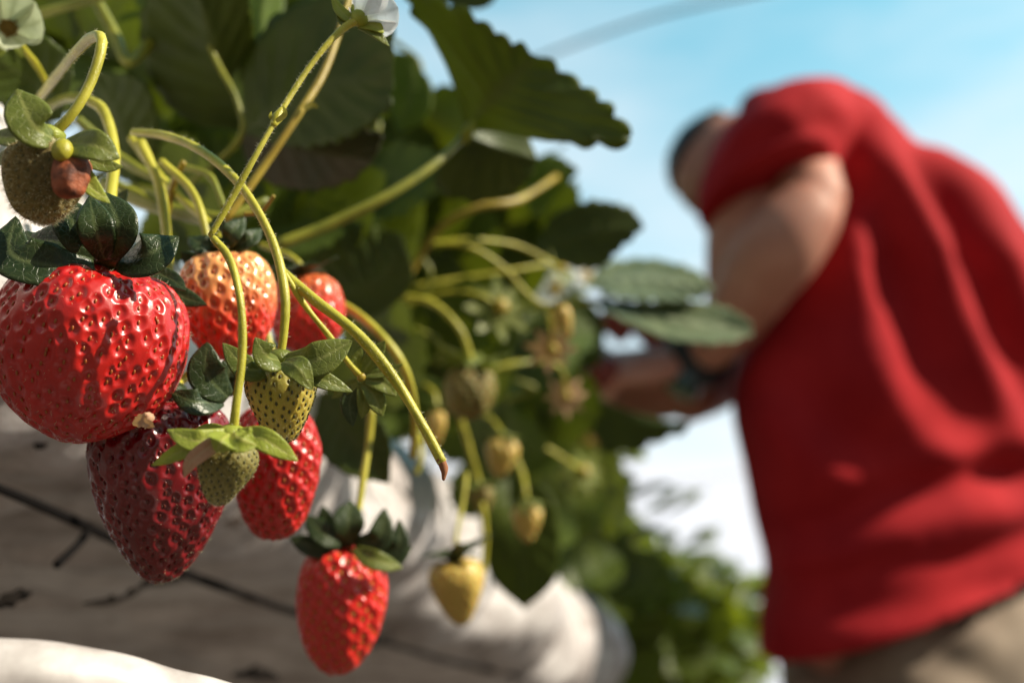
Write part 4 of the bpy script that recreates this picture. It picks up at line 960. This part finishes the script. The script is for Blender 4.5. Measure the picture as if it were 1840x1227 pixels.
# far shoulder / collar
limb(mb, [(P(1440, 235, 1.20), .05), (P(1380, 265, 1.20), .045), (P(1350, 300, 1.20), .036)])
limb(mb, [(P(1500, 260, 1.28), .075), (P(1400, 320, 1.36), .075), (P(1370, 400, 1.38), .07)])
FOLDS = [  # polylines across the cloth: x, y in picture, height, width (m)
 ([(1470, 190), (1545, 330), (1560, 520), (1600, 700), (1700, 830)], .012, .018), ([(1560, 215), (1640, 380), (1720, 560), (1800, 740), (1860, 850)], .013, .016),
 ([(1500, 240), (1580, 420), (1640, 560), (1650, 700)], -.010, .016), ([(1640, 270), (1730, 420), (1790, 560), (1850, 720)], -.014, .014), ([(1690, 290), (1770, 400), (1830, 520), (1880, 640)], .010, .016),
 ([(1520, 620), (1560, 720), (1640, 800), (1760, 850)], .010, .02), ([(1400, 760), (1500, 850), (1600, 860), (1720, 815), (1860, 800)], .014, .018),
 ([(1400, 960), (1500, 930), (1600, 880), (1720, 850), (1860, 852)], -.020, .018), ([(1395, 1010), (1500, 1000), (1600, 950), (1750, 900)], .012, .016), ([(1480, 720), (1560, 790), (1680, 780)], -.012, .02),
 ([(1385, 1055), (1500, 1048), (1600, 1010)], -.010, .012), ([(1390, 700), (1420, 800), (1500, 880)], .008, .02), ([(1680, 1000), (1780, 920), (1870, 900)], .012, .02), ([(1600, 1060), (1700, 1030), (1850, 960)], -.009, .014),
 ([(1450, 200), (1510, 250), (1530, 340)], -.005, .010), ([(1300, 250), (1380, 210), (1440, 200)], .005, .010), ([(1290, 330), (1360, 270), (1450, 260)], -.005, .010), ([(1560, 460), (1590, 500), (1600, 560)], -.010, .018)]
def folds(co, no):
    rel = co - CAM; dd = rel @ FWD; px = 920 + FPX * (rel @ RGT) / dd; py = 613.5 - FPX * (rel @ UPV) / dd
    disp = np.zeros(len(co)); facing = np.clip(-(no @ FWD) * 2 + .3, 0, 1)
    sc_ = dd / FPX
    for pts, hgt, wd in FOLDS:
        c = catmull([(x, y, 0) for x, y in pts], 40)[:, :2]
        best = np.full(len(co), 1e9); tt = np.zeros(len(co))
        for i, q in enumerate(c):
            d2 = (px - q[0]) ** 2 + (py - q[1]) ** 2; mm = d2 < best; best[mm] = d2[mm]; tt[mm] = i / 39
        g = np.exp(-best * sc_ ** 2 / (wd * 1.45) ** 2) * np.sin(math.pi * np.clip(tt * .86 + .07, 0, 1)) ** .5
        disp += 1.9 * hgt * g * facing
    disp = disp * np.clip((1075 - py + (px - 1380) * -.14) / 60, 0, 1); disp += .002 * np.sin(co @ np.array([30., 10, 55])) + .0015 * np.sin(co @ np.array([-60., 30, 25]) + 1)
    return co + no * (disp * np.clip(1.2 + no[:, 2] * 1.6, 0, 1))[:, None]
fuse(mb, 'shirt', [SHIRT], picker, .006, 8, folds)
# --- body: head, neck, arms, hands, lower legs as one surface
mb = MB()
hc = P(1334, 306, 1.25)
crown = nrm(np.array([-.75, .25, .25])); faced = nrm(np.array([-.35, .10, -.9])); sidev = nrm(np.cross(crown, faced)); faced = np.cross(sidev, crown)
ellipsoid(mb, hc, (.062, .076, .090), 40, 30, 0, np.stack([sidev, faced, crown]))
ellipsoid(mb, hc - crown * .05 + faced * .035, (.052, .055, .06), 30, 20, 0, np.stack([sidev, faced, crown]))       # jaw
ellipsoid(mb, hc + faced * .092 - crown * .02, (.012, .018, .024), 16, 12, 0, np.stack([sidev, faced, crown]))     # nose
for sg in (-1, 1):
    ellipsoid(mb, hc + sidev * sg * .062 - faced * .01 - crown * .01, (.009, .018, .031), 16, 12, 0, np.stack([sidev, faced, crown]))   # ear
    ellipsoid(mb, hc + sidev * sg * .03 + faced * .078 + crown * .012, (.022, .012, .008), 14, 10, 0, np.stack([sidev, faced, crown]))     # brow
ellipsoid(mb, hc + faced * .078 - crown * .062, (.022, .014, .008), 14, 10, 0, np.stack([sidev, faced, crown]))  # lips
limb(mb, [(hc - crown * .04 - faced * .02, .055), (P(1400, 330, 1.25), .058), (P(1480, 380, 1.24), .07)])
# torso under the clothes
loft(mb, [ring(260, 1420, 1600, 1.21, .07), ring(400, 1430, 1760, 1.2, .11), ring(650, 1400, 1820, 1.18, .10), ring(900, 1440, 1840, 1.18, .10), ring(1150, 1450, 1840, 1.18, .09)], 40, 24)
# near arm: shoulder, elbow, wrist
ELB = P(1356, 556, .99); WR = P(1246, 642, 1.085)
limb(mb, [(P(1440, 255, 1.15), .045), (P(1436, 310, 1.07), .042), (P(1458, 350, 1.01), .033)])
limb(mb, [(P(1466, 358, 1.005), .030), (P(1440, 396, .995), .038), (P(1396, 448, .995), .0435), (P(1356, 510, 1.01), .038), (P(1320, 572, 1.035), .032), (WR, .028), (P(1215, 648, 1.09), .028)])
limb(mb, [(P(1360, 300, 1.10), .045), (P(1350, 370, 1.07), .047), (P(1336, 440, 1.05), .040), (P(1318, 530, 1.05), .030)])
ellipsoid(mb, P(1484, 350, .985), (.015, .015, .015), 16, 12)
def hand(base, fdir, pdir, size, curl, mb, thumb=1):
    f = nrm(fdir); p = nrm(np.asarray(pdir) - (np.asarray(pdir) @ f) * f); s = np.cross(f, p)      # s across the palm
    loft(mb, [(base, s * .024 * size, p * .018 * size), (base + f * .035 * size, s * .036 * size, p * .017 * size), (base + f * .075 * size, s * .040 * size, p * .014 * size), (base + f * .092 * size, s * .036 * size, p * .010 * size)], 20, 20)
    for k, (off, ln) in enumerate(((-.030, .070), (-.010, .080), (.010, .075), (.029, .060))):
        q = base + f * .085 * size + s * off * size; cl = curl * (.8 + .15 * k); pts = [(q, .0095)]; ang = .2
        for j, seg in enumerate((.45, .32, .23)):
            ang += cl; q = q + (f * math.cos(ang) + p * math.sin(ang)) * ln * seg * size * 1.0; pts.append((q, .009 - .0008 * (j + 1)))
        limb(mb, pts, 18, 10)
    q = base + f * .02 * size + s * (-.028 * thumb) * size
    limb(mb, [(q, .0125), (q + (f * .6 - s * .6 * thumb + p * .4) * .04 * size, .0115), (q + (f * 1.1 - s * .7 * thumb + p * 1.0) * .055 * size, .0100), (q + (f * 1.5 - s * .4 * thumb + p * 1.5) * .06 * size, .0085)], 18, 10)
hand(P(1212, 655, 1.07), (-.92, -.25, -.16), (-.2, .5, -.6), .95, .75, mb, 1)
# far arm
limb(mb, [(P(1400, 330, 1.36), .05), (P(1370, 470, 1.36), .048), (P(1345, 600, 1.32), .040), (P(1290, 680, 1.22), .036), (P(1240, 712, 1.15), .030)])
hand(P(1240, 712, 1.15), (-.9, -.2, .05), (-.1, .3, .8), .95, .5, mb, -1)
# legs
hipz = P(1600, 1180, 1.18)[2]; hx, hy = P(1640, 1130, DP)[0], P(1640, 1130, DP)[1]
for sx, yy in ((hx - .075, hy - .02), (hx + .085, hy + .06)):
    limb(mb, [(np.array([sx, yy, hipz - .06]), .060), (np.array([sx - .01, yy - .02, .50]), .052), (np.array([sx, yy + .01, .30]), .048), (np.array([sx, yy + .02, .10]), .034)])
def headpost(co, no): return co
fuse(mb, 'body', [SKIN], picker, .0038, 3)
# hair: a shell over the crown and back of the head
mb = MB(); hv = []
ellipsoid(mb, hc + crown * .006 - faced * .006, (.066, .078, .092), 60, 44, 0, np.stack([sidev, faced, crown]))
v = mb.v[0]; l = v - hc; keep = (l @ crown) * .9 - (l @ faced) * .35
v2 = np.where((keep < .060)[:, None], hc + (v - hc) * .86, v) ; mb.v[0] = v2 + .0012 * np.sin(v2 * 700) * np.sin(v2[:, [2, 0, 1]] * 500)
mb.build('hair', [HAIRM], picker)
# watch
mb = MB(); wd_ = nrm(WR - P(1290, 628, 1.045)); wa = nrm(np.cross(wd_, UPV)); wb = np.cross(wd_, wa); wc = P(1252, 638, 1.078)
loft(mb, [(wc - wd_ * .022, wa * .031, wb * .031), (wc - wd_ * .020, wa * .036, wb * .036), (wc, wa * .0365, wb * .0365), (wc + wd_ * .018, wa * .035, wb * .035), (wc + wd_ * .020, wa * .030, wb * .030)], 20, 32)
wo_ = mb.build('wristwatch', [BLACKM], picker)
mb = MB(); fc = wc + nrm(-FWD * .8 - UPV * .3 - wd_ * 0) * .036
nf = nrm(-FWD * .8 - UPV * .3); nf = nrm(nf - (nf @ wd_) * wd_); s_ = np.cross(wd_, nf)
loft(mb, [(wc + nf * .034, s_ * .021, wd_ * .021), (wc + nf * .044, s_ * .021, wd_ * .021), (wc + nf * .046, s_ * .018, wd_ * .018)], 12, 24)
mb.build('dial', [GLASS], wo_)
# trousers
mb = MB()
tr = lambda x, y, z, rx, ry: (np.array([x, y, z]), RGT * rx, np.array([0, 1, 0]) * ry)
hx, hy = P(1640, 1130, DP)[0], P(1640, 1130, DP)[1]
loft(mb, [tr(hx, hy, hipz + .09, .130, .105), tr(hx, hy, hipz + .02, .152, .122), tr(hx, hy, hipz - .08, .165, .135), tr(hx, hy, hipz - .14, .12, .11)], 30, 40, power=.9)
for sx, yy in ((hx - .075, hy - .02), (hx + .085, hy + .06)):
    loft(mb, [tr(sx, yy, hipz + .0, .078, .075), tr(sx, yy, hipz - .15, .084, .088), tr(sx - .01, yy - .02, .52, .072, .080), tr(sx, yy, .30, .066, .070), tr(sx, yy + .02, .085, .062, .070)], 50, 30)
def tfold(co, no):
    return co + no * np.clip((hipz + .06 - co[:, 2:3]) * 14, 0, 1) * (.006 * np.sin(co[:, 0] * 45 + co[:, 2] * 30) * np.sin(co[:, 2] * 38 + co[:, 0] * 12) + .004 * np.sin(co[:, 0] * 70 - co[:, 2] * 55) + .003 * np.sin(co[:, 2] * 90 + co[:, 1] * 40))[:, None]
fuse(mb, 'trousers', [TROU], picker, .007, 6, tfold)
for sx, yy in ((hx - .075, hy - .02), (hx + .085, hy + .06)):
    mb = MB()
    ellipsoid(mb, (sx, yy + .02, .07), (.045, .05, .07), 20, 14); ellipsoid(mb, (sx - .08, yy + .03, .035), (.11, .046, .036), 24, 14)
    v = np.vstack(mb.v); 
    for a in mb.v: a[:, 2] = np.maximum(a[:, 2], .0)
    mb.build('boot', [SHOE], picker)
